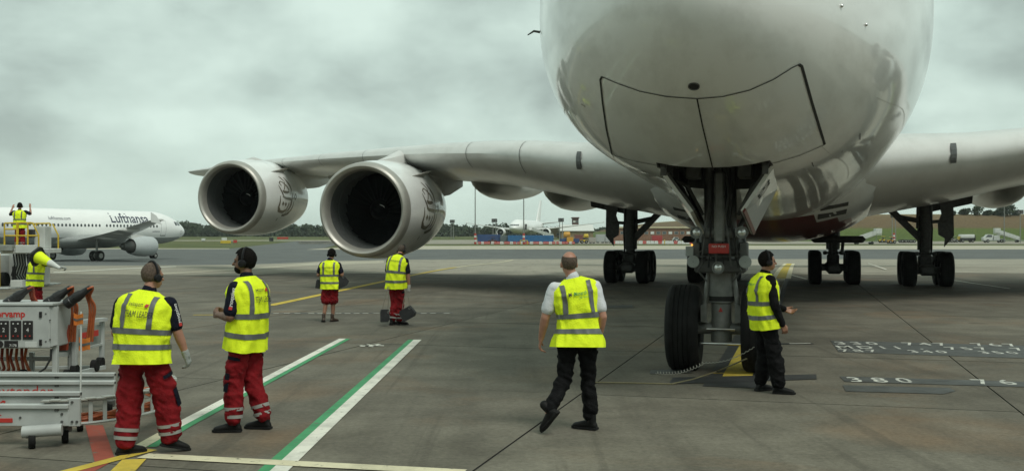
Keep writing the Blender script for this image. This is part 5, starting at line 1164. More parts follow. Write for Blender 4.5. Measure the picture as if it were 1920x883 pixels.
for px, d in ((178, 14.9), (188, 15.2), (140, 14.3)):
    mb = MB(); mb.lathe([(-.04, .02), (-.04, .085), (.04, .085), (.04, .02)], (q(px, 0, d).x, d, .085), (1, 0, 0), 18, True); wb(mb, 'caster_wheel', m_tyre, cart2)
rail2(q(60, 690, 15.2), q(190, 688, 15.2), .04, .05)
# ---- flags on whips
def flagpole(label, px, py0, py1, d, flags):
    base = q(px, py1, d); t = thing('marker_flag', label, 'flag', base, 'orange marker flags')
    mb = MB(); mb.tube([q(px, py1, d), q(px + 1, (py0 + py1) / 2, d), q(px + 1, py0, d)], .009, 6); wb(mb, 'flag_whip', m_label_w, t)
    for a, b_, c, e in flags:
        rows = []
        for i in range(6):
            u = i / 5; rows.append([q(lerp(a, c, u), lerp(b_, e, v) + 2.5 * math.sin(u * 4 + v) + 3 * u * (1 if c > a else -1), d + .03 * math.sin(u * 5)) for v in [k / 5 for k in range(6)]])
        mb = MB(); mb.grid(rows); f_ = wb(mb, 'flag_cloth', m_flag, t, 60)
        rows2 = [[Vector(p) + Vector((0, -.004, 0)) for p in (r[2], r[3])] for r in rows]; mb = MB(); mb.grid(rows2); wb(mb, 'flag_stripe', m_tape, t, 60)
    return t
flagpole('pair of orange flags on a white whip at the power cart corner', 151, 584, 735, 10.9, [(138, 586, 156, 607), (148, 631, 169, 655)])
flagpole('single orange flag just behind the heavy team leader', 314, 574, 712, 11.6, [(314, 577, 328, 602)])
# ---- articulated cable arm on castors
arm = thing('cable_extender_arm', 'long pale grey articulated cable arm on castors with orange cables, lower left', 'cable arm', (q(60, 0, 10).x, 10.2, 0))
BE = [(9.55, 150, -60, .19, .385), (10.15, 152, -60, .20, .41), (11.0, 216, -60, .22, .40), (11.65, 216, -60, .22, .40)]
for i, (d, pr_, pl_, z0, z1) in enumerate(BE):
    X0, X1 = P(pl_, 0, d).x - .6, P(pr_ if i else 131, 0, d).x
    mb = MB(); mb.cbox(X0, X1, d - .02, d + .02, z0, z1, .004); bm_ = wb(mb, 'arm_beam', m_alu, arm)
    mb = MB(); mb.cbox(X0, X1, d - .045, d + .03, z1 - .035, z1 + .006, .006); wb(mb, 'beam_flange', m_alu, arm)
    if i == 0:
        wtext('Power', (P(27, 0, d).x - .40, d - .0225, .245), (1, 0, 0), (0, 0, 1), .11, m_ink_r, bm_, arm)
        mb = MB(); mb.cbox(P(-10, 0, d).x, P(26, 0, d).x, d - .026, d - .02, .222, .262, .004); wb(mb, 'red_label', m_ink_r, arm)
    if i == 1: wtext('extender', (P(37, 0, d).x - .99, d - .0225, .225), (1, 0, 0), (0, 0, 1), .235, m_ink_r, bm_, arm)
    if i == 2: wtext('extender', (P(118, 0, d).x - .72, d - .0225, .24), (1, 0, 0), (0, 0, 1), .17, m_ink_r, bm_, arm)
    for px in (110, 40, 106):
        mb = MB(); mb.lathe([(0, .012), (.01, .010), (.01, .001)], (P(px, 0, d).x, d - .02, lerp(z0, z1, .75 if px != 40 else .4)), (0, -1, 0), 8); wb(mb, 'bolt', m_geard, arm)
mb = MB(); mb.cbox(P(130, 0, 9.55).x, P(151, 0, 9.55).x, 9.53, 9.57, .185, .445, .006); wb(mb, 'end_plate', m_alu, arm)
for px, pz in ((118, .23), (118, .30), (137, .23), (146, .23), (137, .41)):
    mb = MB(); mb.lathe([(0, .013), (.012, .011), (.012, .001)], (P(px, 0, 9.55).x, 9.53, pz), (0, -1, 0), 8); wb(mb, 'bolt', m_geard, arm)
for d0_, d1_, px in ((9.6, 10.1, 20), (10.2, 10.95, 60), (11.05, 11.6, 120)):
    mb = MB(); mb.bar((P(px, 0, d0_).x, d0_, .26), (P(px, 0, d1_).x, d1_, .26), .05, .06); wb(mb, 'cross_bar', m_alu, arm, 0)
# curved end: slats, metal links and orange cables round the bend
Cx, Cy, Rx, Ry = P(165, 0, 10.6).x, 10.6, .80, 1.05
def arc(a, k=1.0): return Vector((Cx + Rx * k * math.sin(a), Cy - Ry * k * math.cos(a), 0))
nS = 20
for i in range(nS + 1):
    a = rad(4 + 172 * i / nS); p = arc(a); t_ = Vector((Rx * math.cos(a), Ry * math.sin(a), 0)).normalized()
    mb = MB(); mb.bar(p + Vector((0, 0, .19)), p + Vector((0, 0, .40)), .012, .036, up=t_); wb(mb, 'basket_slat', m_alu, arm, 0)
for z, w in ((.192, .03), (.40, .025)):
    mb = MB(); mb.tube([arc(rad(2 + 176 * i / 40)) + Vector((0, 0, z)) for i in range(41)], w * .5, 6); wb(mb, 'basket_rim', m_alu, arm)
for k in range(9):
    kk = .93 - .035 * (k % 3); z = .205 + .022 * (k // 3) + .006 * (k % 2)
    mb = MB(); mb.tube([arc(rad(2 + 176 * i / 30), kk + .01 * math.sin(i * .9 + k)) + Vector((0, 0, z + .012 * math.sin(i * 1.3 + k * 2))) for i in range(31)], .014, 6); wb(mb, 'orange_cable', m_org, arm)
for i in range(34):
    a = rad(3 + 174 * i / 33); p = arc(a, .99) + Vector((0, 0, .415 + .006 * (i % 2))); t_ = Vector((Rx * math.cos(a), Ry * math.sin(a), 0)).normalized(); n_ = Vector((t_.y, -t_.x, 0))
    mb = MB(); mb.plate([p + t_ * .05 + n_ * .05, p + t_ * .05 - n_ * .05, p - t_ * .04 - n_ * .045, p - t_ * .04 + n_ * .045], .012, (0, 0, 1)); wb(mb, 'chain_link', m_lip, arm, 0)
# bumper and castors
mb = MB(); a = P(30, 0, 9.3); b_ = P(112, 0, 9.45)
mb.tube([(a.x, 9.42, .155), (b_.x, 9.5, .165)], .055, 12); wb(mb, 'bumper_tube', m_alu, arm)
for px, d in ((60, 9.45), (122, 9.7), (150, 10.3), (205, 11.2), (322, 11.2)):
    X = P(px, 0, d).x; mb = MB(); mb.lathe([(-.025, .02), (-.03, .07), (-.02, .078), (.02, .078), (.03, .07), (.025, .02)], (X, d, .078), (.9, .4, 0), 22, True); cw = wb(mb, 'caster_wheel', m_tyre, arm)
    mb = MB(); mb.cbox(X - .045, X + .045, d - .05, d + .06, .10, .17, .01); wb(mb, 'caster_fork', m_geard, arm)
# ---- coiled interphone lead by the nose wheel
def helix(a, b_, turns, r):
    a, b_ = Vector(a), Vector(b_); d = (b_ - a).normalized(); x = d.orthogonal().normalized(); y = d.cross(x); n_ = turns * 8
    return [a.lerp(b_, i / n_) + (x * math.cos(i / 8 * 2 * math.pi) + y * math.sin(i / 8 * 2 * math.pi)) * r + Vector((0, 0, .06 * -math.sin(math.pi * i / n_))) for i in range(n_ + 1)]
lead = MB(); lead.tube(helix(G(1230, 702) + Vector((0, 0, .03)), P(1320, 680, 13.9), 16, .018) + helix(P(1320, 680, 13.9), P(1415, 650, 13.0), 14, .006), .0045, 5)
tag(lead.build('coiled_lead', M('lead_grey', (0.36, 0.35, 0.30), 0.5), None), 'thin coiled lead running from the nose wheel to the man in black', 'cable')
lead = MB(); lead.tube([G(1112, 718) + Vector((0, 0, .012)), G(1180, 719) + Vector((0, 0, .012)), G(1260, 721) + Vector((0, 0, .012)), G(1300, 712) + Vector((0, 0, .012)), G(1345, 698) + Vector((0, 0, .02)), P(1400, 672, 13.2)], .010, 6)
tag(lead.build('ground_lead', M('lead_ochre', (0.22, 0.19, 0.10), 0.6), None), 'thin ochre lead lying on the concrete before the nose wheel', 'cable')
# ---- cargo loader at the left edge
ld = thing('cargo_loader', 'white and yellow cargo loader with railed platform at the left edge', 'loader', (P(20, 0, 40).x, 40, 0))
D = 40
def w40(px, py, d=D): return P(px, py, d)
def lbox(name, px0, px1, py0, py1, d0, d1, mat, c=.02):
    mb = MB(); mb.cbox(w40(px0, 0).x, w40(px1, 0).x, d0, d1, w40(0, py1).z, w40(0, py0).z, c); return wb(mb, name, mat, ld)
m_lwhite = M('loader_white', (0.52, 0.54, 0.51), 0.45, var=0.15, scale=2)
lbox('deck', 20, 90, 466, 475, 39.2, 41.2, m_lwhite); lbox('deck_front', 49, 89, 459, 474, 39.1, 39.2, m_lwhite); lbox('step_box', 23, 45, 459, 470, 39.0, 39.3, m_alud)
lbox('control_cabinet', 55, 75, 424, 466, 40.4, 41.0, m_lwhite); lbox('control_panel', 50, 60, 430, 446, 40.0, 40.3, m_kpan)
for px, p0, p1, d in ((25, 419, 472, 39.3), (48, 418, 470, 39.3), (46, 419, 470, 41), (68, 418, 470, 39.3), (88, 440, 472, 39.3), (72, 418, 470, 41), (88, 440, 472, 41)):
    mb = MB(); a = w40(px, p1); mb.tube([(a.x, d, w40(0, p1).z), (a.x, d, w40(0, p0).z)], .032, 8); wb(mb, 'rail_post', m_yel, ld)
for a, b_, d in (((25, 419), (72, 418), 39.3), ((25, 442), (88, 442), 39.3), ((77, 419), (88, 441), 39.3), ((25, 430), (48, 430), 39.3), ((72, 418), (78, 419), 39.3), ((25, 419), (72, 418), 41), ((77, 419), (88, 441), 41), ((48, 470), (50, 420), 39.32)):
    mb = MB(); p, r = w40(*a), w40(*b_); mb.tube([(p.x, d, p.z), (r.x, d, r.z)], .03, 8); wb(mb, 'guard_rail', m_yel, ld)
for px, w in ((7, .09), (17, .08), (28, .06)):
    mb = MB(); a = w40(px, 0); mb.cbox(a.x - w, a.x + w, 38.6, 38.75, w40(0, 540).z, w40(0, 413 if px == 7 else 474).z, .01); wb(mb, 'ladder_post', m_yel, ld)
for py in (480, 492, 504, 516, 528):
    mb = MB(); mb.tube([(w40(7, 0).x, 38.7, w40(0, py).z), (w40(28, 0).x, 38.7, w40(0, py).z)], .03, 6); wb(mb, 'ladder_rung', m_yel, ld)
mb = MB(); c_ = w40(7, 411); mb.lathe([(0, .08), (.1, .08), (.16, .05), (.17, .005)], (c_.x, 38.68, c_.z - .05), (0, 0, 1), 14, True); wb(mb, 'beacon', m_org, ld)
for px0, px1, p0, p1, d in ((30, 38, 475, 540, 40), (42, 55, 475, 538, 40.4), (-40, 5, 475, 538, 41), (56, 62, 476, 536, 41), (-5, 14, 492, 498, 38.4)):
    lbox('lift_column', px0, px1, p0, p1, d, d + .5, m_lwhite)
lbox('scissor_bay', 8, 40, 500, 536, 40.6, 42.0, m_kpan); lbox('drive_box', 33, 55, 524, 538, 39.4, 40.2, m_lwhite); lbox('chassis', -80, 52, 536, 541, 38.9, 43, m_alud); lbox('outrigger', 0, 30, 535, 540, 38.2, 38.9, m_alu); lbox('outrigger_arm', 26, 52, 535.5, 538.5, 38.4, 38.7, m_alu); lbox('engine_house', -90, -6, 478, 534, 39.5, 43, m_lwhite)
for px, d in ((44, 41.5), (-30, 39.4), (10, 39.9)):
    mb = MB(); X = w40(px, 0).x; mb.lathe([(-.1, .08), (-.12, .26), (-.08, .3), (.08, .3), (.12, .26), (.1, .08)], (X, d, .3), (1, 0, 0), 24, True); wb(mb, 'loader_wheel', m_tyre, ld)
# loose hoses and actuators within the loader frame
for k in range(6):
    mb = MB(); X = w40(30 + 5 * k, 0).x; mb.tube([(X, 39.8, 1.3), (X + .1, 39.7, .9), (X - .05, 39.75, .5), (X + .12, 39.8, .2)], .03, 6); wb(mb, 'hydraulic_hose', m_kpl, ld)
# ================================================================ distant airfield
def jet(name, label, loc, rz, L, W_, zb, zt, noseL, tailS, tipz, wing, engines, gears, fin, hst, white, belly=None, belly_z=0, wfront=None):
    """twin-jet, nose at origin pointing to -y, built from measured stations"""
    J = empty(name, loc, rz); tag(J, label, 'airliner')
    zc = (zb + zt) / 2; hw = W_ / 2
    def ring(s, n=40):
        if s < noseL:
            u = 1 - s / noseL; a = eo(u, 2.1); w = hw * a; b_ = zb + (tipz - zb) * (1 - eo(u, 1.9)); t = tipz + (zt - tipz) * eo(u, 1.55)
        elif s > tailS:
            u = (s - tailS) / (L - tailS); w = hw * (1 - .88 * u ** 1.5); b_ = zb + (zt - zb) * .62 * u ** 1.3; t = zt - (zt - zb) * .12 * u ** 1.6
        else: w, b_, t = hw, zb, zt
        c = (b_ + t) / 2
        return [Vector((w * math.cos(a), s, c + (t - b_) / 2 * math.sin(a))) for a in [2 * math.pi * j / n for j in range(n)]]
    S = [noseL * (1 - math.cos(math.pi / 2 * (i + .3) / 14)) for i in range(14)] + [noseL + (tailS - noseL) * i / 10 for i in range(11)] + [tailS + (L - tailS) * i / 10 for i in range(1, 11)]
    R_ = [ring(s) for s in S]; up, lo = MB(), MB()
    mb = MB(); mb.loft(R_); fu = mb.mesh('t', 0)
    for p in fu.polygons:
        t = lo if (belly and p.center.z < belly_z) else up; t.add([fu.vertices[i].co for i in p.vertices], [tuple(range(len(p.vertices)))])
    def weld(m_, nm, mat):
        o = m_.build(nm, mat, J, 0); bm = bmesh.new(); bm.from_mesh(o.data); bmesh.ops.remove_doubles(bm, verts=bm.verts[:], dist=.002); bmesh.ops.recalc_face_normals(bm, faces=bm.faces[:]); bm.to_mesh(o.data); bm.free()
        o.data.polygons.foreach_set('use_smooth', [True] * len(o.data.polygons)); return o
    body = weld(up, 'fuselage', white)
    if belly: weld(lo, 'lower_fuselage', belly)
    bvh = BVHTree.FromPolygons([v.co.copy() for v in fu.vertices], [tuple(p.vertices) for p in fu.polygons])
    def side(s, z, sg, off=.012):
        h = bvh.ray_cast(Vector((sg * 20, s, z)), Vector((-sg, 0, 0)))
        return (h[0] + Vector((sg * off, 0, 0))) if h[0] else Vector((sg * hw, s, z))
    for sg in (-1, 1):
        rings = []
        for t, sl, z, ch, th in wing:
            rings.append([Vector((sg * t, sl + ch * x, z + naca(x, th) * ch)) for x in reversed(XS)] + [Vector((sg * t, sl + ch * x, z - naca(x, th) * ch * .8)) for x in XS[1:-1]])
        mb = MB(); mb.loft(rings); w_ = mb.build('wing', m_wing, J, 50)
        t, sl, z, ch, th = wing[-1]
        mb = MB(); mb.plate([(sg * t, sl + ch * .2, z - .5), (sg * t, sl + ch * 1.15, z - .25), (sg * (t + .15), sl + ch * 1.25, z + .75), (sg * (t + .1), sl + ch * .75, z + .4)], .05, (1, 0, 0)); mb.build('wingtip_fence', white, w_, 0)
        rings = [[Vector((sg * t, sl + ch * x, z + naca(x, .1) * ch)) for x in reversed(XS)] + [Vector((sg * t, sl + ch * x, z - naca(x, .1) * ch)) for x in XS[1:-1]] for t, sl, z, ch in hst]
        mb = MB(); mb.loft(rings); mb.build('tailplane', m_wing, J, 50)
        for t, s, z, R0, ln, mat in engines:
            mb = MB(); mb.lathe([(.25, R0 * .86), (.1, R0 * .88), (0, R0 * .95), (.12, R0), (ln * .35, R0 * 1.07), (ln * .65, R0 * 1.02), (ln, R0 * .8), (ln - .02, R0 * .75), (ln * .8, R0 * .72)], (sg * t, s, z), (0, 1, 0), 32); e_ = mb.build('engine', mat, J)
            mb = MB(); mb.lathe([(.25, R0 * .86), (.9, R0 * .82), (.9, .05)], (sg * t, s, z), (0, 1, 0), 28); mb.build('intake', m_fan, e_)
            mb = MB(); mb.lathe([(.6, .02), (.9, R0 * .25)], (sg * t, s, z), (0, 1, 0), 16); mb.build('spinner', m_gear, e_)
            mb = MB(); mb.lathe([(ln * .75, R0 * .62), (ln * 1.0, R0 * .6), (ln * 1.2, R0 * .46), (ln * 1.35, R0 * .36), (ln * 1.36, R0 * .26), (ln * 1.5, R0 * .06)], (sg * t, s, z), (0, 1, 0), 24, True); mb.build('core_nozzle', m_geard, e_)
            zz = [w for w in wing if w[0] >= t][0]
            mb = MB(); mb.plate([(sg * t, s + ln * .25, z + R0 * .95), (sg * t, s + ln * .9, z + R0 * .7), (sg * t, s + ln * 1.6, zz[2]), (sg * t, s + ln * 1.1, zz[2] + .15), (sg * t, s + ln * .5, z + R0 * 1.15)], .35, (1, 0, 0)); mb.build('pylon', m_wing, J, 0)
            for f in (.45, .62):
                tt = wing[0][0] + (wing[-1][0] - wing[0][0]) * f
    mb = MB(); rings = [[Vector((naca(x, .1) * ch, s0 + ch * x, z)) for x in reversed(XS)] + [Vector((-naca(x, .1) * ch, s0 + ch * x, z)) for x in XS[1:-1]] for s0, z, ch in fin]
    mb.loft(rings); mb.build('tail_fin', white, J, 50)
    for t, s, z_top, r, n_, sp in gears:
        for sg in ((-1, 1) if t > 0 else (1,)):
            mb = MB(); mb.tube([(sg * t, s, r), (sg * t, s, z_top)], [.11, .16], 10); g = mb.build('gear_leg', m_gear, J)
            for q_ in (-1, 1):
                for k in range(n_):
                    mb = MB(); mb.lathe([(-.2 * r / .58, r * .55), (-.2 * r / .58, r * .85), (-.14 * r / .58, r), (.14 * r / .58, r), (.2 * r / .58, r * .85), (.2 * r / .58, r * .55)], (sg * t + q_ * sp, s + (k - (n_ - 1) / 2) * 1.5, r), (1, 0, 0), 24, True); wh = mb.build('wheel', m_tyre, g)
                    mb = MB(); mb.lathe([(-.21 * r / .58, r * .5), (-.215 * r / .58, .02), (.215 * r / .58, .02), (.21 * r / .58, r * .5)], (sg * t + q_ * sp, s + (k - (n_ - 1) / 2) * 1.5, r), (1, 0, 0), 18); mb.build('rim', m_rim, g)
    return J, side, body
m_lhw = paint_mat('far_white', (0.84, 0.85, 0.83), amt=0.1, coat=0.3)
m_lhb = M('far_belly_grey', (0.30, 0.32, 0.31), 0.5)
m_glass = M('cabin_window', (0.045, 0.055, 0.06), 0.15, coat=0.5)
m_lhtxt = M('airline_navy', (0.02, 0.025, 0.06), 0.5)
# ---- taxiing narrow-body on the left
hd_a = rad(65); main = P(136, 0, 119); tip = Vector((main.x + 17.7 * math.cos(hd_a), main.y + 17.7 * math.sin(hd_a), -.68))
th = math.atan2(math.cos(hd_a), -math.sin(hd_a))
W320 = [(1.9, 11.6, 2.35, 7.2, .14), (6.4, 15.0, 2.95, 4.6, .12), (12.0, 18.2, 3.75, 2.9, .11), (16.9, 21.0, 4.5, 1.6, .10)]
LJ, lside, lbody = jet('taxiing_airliner', 'white twin-engine airliner with dark lettering taxiing past on the left', tip, th, 37.57, 3.95, 1.78, 5.92, 5.6, 25.5, 3.35, W320,
    [(5.75, 11.3, 1.62, 1.12, 3.3, M('nacelle_grey', (0.42, 0.45, 0.45), 0.4))], [(0.0, 5.07, 2.0, .38, 1, .25), (3.8, 17.71, 2.6, .58, 1, .46)],
    [(27.8, 5.3, 7.0), (33.6, 11.6, 2.9)], [(.6, 31.2, 4.6, 4.2), (6.2, 35.0, 5.1, 1.6)], m_lhw, m_lhb, 2.72)
mb = MB(); mb.ell((0, 0, 0), .014, .15, .21, 12, 8); win_me = mb.mesh('cabin_window', 60); win_me.materials.append(m_glass)
for sg in (-1, 1):
    s = 6.5
    while s < 29:
        if abs(s - 14.9) > .3:
            o = mesh_obj('cabin_window', win_me, None, LJ); o.location = lside(s, 4.0, sg, .0)
        s += .533
    for s0, z0, z1 in ((4.9, 2.9, 4.75), (30.2, 2.9, 4.75)):
        for a, b_ in (((s0, z0), (s0, z1)), ((s0 + .85, z0), (s0 + .85, z1)), ((s0, z0), (s0 + .85, z0)), ((s0, z1), (s0 + .85, z1))):
            mb = MB(); mb.tube([lside(lerp(a[0], b_[0], u / 4), lerp(a[1], b_[1], u / 4), sg, .008) for u in range(5)], .018 if a[1] != z0 or b_[1] != z0 else .05, 5); mb.build('door_outline', m_lhb if a[1] != b_[1] or a[1] == z1 else m_geard, lbody)
    for k, (s0, w0) in enumerate(((1.75, .6), (2.5, .5))):      # cockpit side glass
        mb = MB(); mb.grid([[lside(s0 + w0 * u + .25 * v * (1 - k * .4), 4.2 + .46 * v - .04 * u, sg, .012) for u in (0, .5, 1)] for v in (0, .5, 1)]); mb.build('cockpit_window', m_glass, lbody, 0)
    d_ = -sg
    base = 13.8 if sg < 0 else 6.8
    lettering('airline_name', 'Lufthansa', lambda x, y: lside(base - x if sg < 0 else base + x, 4.42 + y, sg, .015), m_lhtxt, lbody, size=1.6, sub=2, bold=.012)
    b2 = 22.6 if sg < 0 else 17.0
    lettering('airline_address', 'lufthansa.com', lambda x, y: lside(b2 - x if sg < 0 else b2 + x, 4.62 + y, sg, .015), m_lhtxt, lbody, size=.55, sub=1)
    b3 = 7.2 if sg < 0 else 5.6
    lettering('aircraft_name', 'Lufthansa', lambda x, y: lside(b3 - x if sg < 0 else b3 + x, 3.3 + y, sg, .012), m_lhtxt, lbody, size=.32, sub=1)
    mb = MB(); mb.tube([lside(1.75 + .22 * math.cos(a), 3.3 + .25 * math.sin(a), sg, .01) for a in [k * math.pi / 8 for k in range(17)]], .02, 5); mb.build('nose_badge', m_lhb, lbody)
# wing-to-body fairing and flap canoes
mb = MB(); mb.loft([[Vector((hw_ * math.cos(a), s, 2.35 + hz_ * math.sin(a))) for a in [2 * math.pi * j / 24 for j in range(24)]] for s, hw_, hz_ in ((9.8, .6, .3), (11, 1.9, .75), (13, 2.25, .98), (18, 2.25, 1.0), (20.5, 1.6, .8), (22.5, .5, .3))]); mb.build('belly_fairing', m_lhb, LJ, 60)
for sg in (-1, 1):
    for t in (5.0, 8.0, 11.5):
        w0 = [w for w in W320 if w[0] >= t][0]; s0 = w0[1] + w0[3] * .3 - (w0[0] - t) * .55; z0 = w0[2] - .28 - (w0[0] - t) * .07
        mb = MB(); mb.loft([[Vector((sg * t + .22 * r * math.cos(a), s0 + 3.2 * u, z0 + .26 * r * math.sin(a))) for a in [2 * math.pi * j / 12 for j in range(12)]] for u, r in ((0, .05), (.15, .6), (.4, 1), (.7, .8), (1, .05))]); mb.build('flap_canoe', m_wing, LJ, 60)
# ---- parked wide-body far behind
dA = 420; ta = Vector(P(957, 0, dA - 8)); ta = Vector((P(962, 0, 400).x, 400, gz(400))); 
W330 = [(2.7, 17, 3.6, 11, .13), (9.4, 23.0, 4.2, 7.0, .12), (20, 31, 5.6, 4.2, .11), (29.6, 38.2, 6.9, 2.0, .10)]
AJ, aside, abody = jet('parked_white_airliner', 'all-white twin-engine airliner parked far off behind the blue containers', ta, rad(-13), 58.8, 5.64, 2.1, 7.75, 8.0, 40, 4.3, W330,
    [(9.4, 17.5, 2.7, 1.55, 5.2, m_lhw)], [(0, 6.7, 3, .52, 1, .35), (5.3, 29, 3.6, .68, 2, .7)], [(43.5, 7.2, 9.5), (52.5, 16.8, 4.0)], [(.8, 49, 6.6, 6.5), (9.7, 55, 7.6, 2.4)], m_lhw)
for k in range(-3, 3):
    rows = []
    for v in (0, .5, 1):
        row = []
        for u in (0, .5, 1):
            x = (k + .08 + .84 * u) * .62; h = None
            z = 5.15 + .55 * v; 
            s_lo, s_hi = 0.0, 8.0
            # walk back until inside the body
            s_ = .0
            while s_ < 8:
                hw_ = 2.82 * eo(1 - s_ / 8, 2.1) if s_ > 0 else 0; t_ = 4.3 + 3.45 * eo(1 - s_ / 8, 1.55); b_ = 2.1 + 2.2 * (1 - eo(1 - s_ / 8, 1.9)); c_ = (t_ + b_) / 2; hz_ = (t_ - b_) / 2
                if hw_ > 0 and hz_ > 0 and (x / hw_) ** 2 + ((z - c_) / hz_) ** 2 < 1: break
                s_ += .04
            row.append((x, s_ - .1, z))
        rows.append(row)
    mb = MB(); mb.grid(rows); mb.build('cockpit_window', m_glass, AJ, 0)
mb = MB(); mb.plate([aside(9.2, 3.6, 1), aside(9.2, 5.9, 1), aside(9.2, 5.9, 1) + Vector((1.0, -.7, 0)), aside(9.2, 3.6, 1) + Vector((1.0, -.7, 0))], .15); mb.build('open_door', m_geard, AJ, 0)
# mobile stairs at its door
def stairs(label, base, rz, mat, top=3.6, ln=7.0, cab=True):
    t = empty('passenger_stairs', base, rz); tag(t, label, 'airstairs')
    mb = MB(); mb.bar((0, 0, .6), (0, ln, top), 1.5, .25); mb.build('stair_flight', mat, t, 0)
    for s in (-1, 1):
        mb = MB(); mb.plate([(s * .75, 0, .7), (s * .75, ln, top + .1), (s * .75, ln, top + 1.0), (s * .75, 0, 1.6)], .06, (1, 0, 0)); mb.build('stair_side', mat, t, 0)
        for y in (.8, ln * .8):
            mb = MB(); mb.lathe([(-.12, .1), (-.12, .38), (.12, .38), (.12, .1)], (s * .8, y, .38), (1, 0, 0), 18, True); mb.build('wheel', m_tyre, t)
    n_ = 14
    for k in range(n_):
        u = (k + .5) / n_; mb = MB(); mb.box(-.7, .7, ln * u - .14, ln * u + .14, .72 + (top - .6) * u, .80 + (top - .6) * u); mb.build('tread', m_alud, t, 0)
    mb = MB(); mb.cbox(-.8, .8, ln, ln + 1.4, top - .15, top, .03); mb.build('landing', mat, t)
    if cab: mb = MB(); mb.cbox(-.85, .85, ln - .2, ln + 1.4, top + .1, top + 1.5, .08); mb.build('canopy_box', mat, t)
    mb = MB(); mb.bar((-.5, ln + .6, top), (-.5, ln + .2, .5), .12, .12); mb.bar((-.4, ln + .6, top), (-.4, ln - 2.5, 1.0), .1, .1); mb.build('support_leg', m_alud, t, 0)
    mb = MB(); mb.cbox(-.9, .9, -1.4, ln + .6, .45, .65, .04); mb.build('chassis', m_alud, t)
    return t
stairs('white mobile stairs reaching up to the far white airliner', Vector((P(1037, 0, 404).x, 402, gz(402))), rad(72), m_lwhite, 3.5, 8.5, False)
stairs('white mobile stairs with boxy canopy beside the airliner belly', Vector((P(1600, 0, 262).x, 262, gz(262))), rad(-90), m_lwhite, 2.5, 5.6)
stairs('white mobile stairs with lettered side parked at the far right', Vector((P(1912, 0, 300).x, 300, gz(300))), rad(80), m_lwhite, 2.6, 5.6)
# ---- containers, barriers, carts along the service road
def gpx(px, d): return Vector((P(px, 0, d).x, d, gz(d)))
def container(label, px0, px1, d, h, mat, dep=2.4, name='container', cat='container', group='containers along the service road'):
    a, b_ = P(px0, 0, d).x, P(px1, 0, d).x; t = thing(name, label, cat, ((a + b_) / 2, d, gz(d)), group); L2 = (b_ - a) / 2
    mb = MB(); mb.cbox(-L2, L2, 0, dep, .25, h, .05); mb.build('container_shell', mat, t)
    n_ = max(3, int((b_ - a) / .6))
    for k in range(n_):
        x = -L2 + (k + .5) * 2 * L2 / n_; mb = MB(); mb.box(x - .1, x + .1, -.04, .02, .35, h - .1); mb.build('rib', mat, t, 0)
    for s in (-1, 1): mb = MB(); mb.cbox(s * (L2 - .5) - .3, s * (L2 - .5) + .3, .1, dep - .1, 0, .25, .02); mb.build('foot', m_geard, t)
    return t
m_cb1 = M('container_blue', (0.015, 0.11, 0.26), 0.5, var=0.2, scale=1); m_cb2 = M('container_navy', (0.02, 0.055, 0.16), 0.5, var=0.2, scale=1); m_cg = M('container_slate', (0.09, 0.12, 0.125), 0.6); m_clg = M('container_light_grey', (0.34, 0.36, 0.35), 0.6); m_cr = M('container_red', (0.30, 0.03, 0.03), 0.6); m_brick = M('brick_brown', (0.19, 0.10, 0.06), 0.85, var=0.3, scale=2); m_tan = M('wall_tan', (0.24, 0.18, 0.10), 0.85, var=0.2, scale=1); m_oyel = M('orange_yellow', (0.55, 0.28, 0.03), 0.5)
container('dark navy container left of the slate one, behind the twin lamp mast', 895, 938, 285, 2.35, m_cb2); container('slate grey container between two blue containers', 938, 952, 283, 2.1, m_cg); container('bright blue container left of the striped mast', 952, 981, 281, 2.15, m_cb1); container('bright blue long container right of the striped mast', 982, 1038, 281, 2.15, m_cb1)
container('light grey container left of the main gear, first of a pair', 1118, 1134, 288, 2.4, m_clg); container('light grey container left of the main gear, second of a pair', 1134.5, 1148, 288, 2.4, m_clg); container('red container in front of the brown brick building', 1223, 1242, 296, 2.0, m_cr); container('small navy bin left of the orange cart', 1050, 1062, 276, 1.3, m_cb2, 1.2, 'cargo_bin', 'bin', 'bins'); container('small navy bin right of the orange cart', 1075.5, 1086, 276, 1.3, m_cb2, 1.2, 'cargo_bin', 'bin', 'bins'); container('dull red container behind the yellow tank cart', 1078, 1096, 300, 2.2, M('container_dull_red', (0.16, 0.06, 0.05), 0.7)); container('low grey and white cart body near the light grey containers', 1104, 1117, 280, 1.6, M('cart_grey', (0.33, 0.31, 0.28), 0.6), 1.2, 'baggage_cart', 'cart', 'carts')
container('open orange cart between two navy bins', 1063, 1075, 275, 1.7, m_oyel, 1.2, 'baggage_cart', 'cart', 'carts')
for i in range(30):      # red and white water barriers
    px = 898 + i * 6.1 + (1.5 if i % 4 == 0 else 0); d = 268
    o = thing('water_barrier', ('white' if i % 3 == 1 else 'red') + ' plastic water barrier in the row before the blue containers', 'barrier', gpx(px, d), ('white' if i % 3 == 1 else 'red') + ' barriers before the containers')
    mb = MB(); mb.loft([[Vector((x, y * w, z)) for x, y in ((-.38, -1), (.38, -1), (.38, 1), (-.38, 1))] for z, w in ((0, .25), (.2, .22), (.35, .12), (.62, .09))]); mb.build('barrier_shell', m_redtag if i % 3 != 1 else m_label_w, o)
    mb = MB(); mb.box(-.3, .3, -.24, -.2, .28, .36); mb.build('barrier_slot', m_label_w if i % 3 != 1 else m_redtag, o, 0)
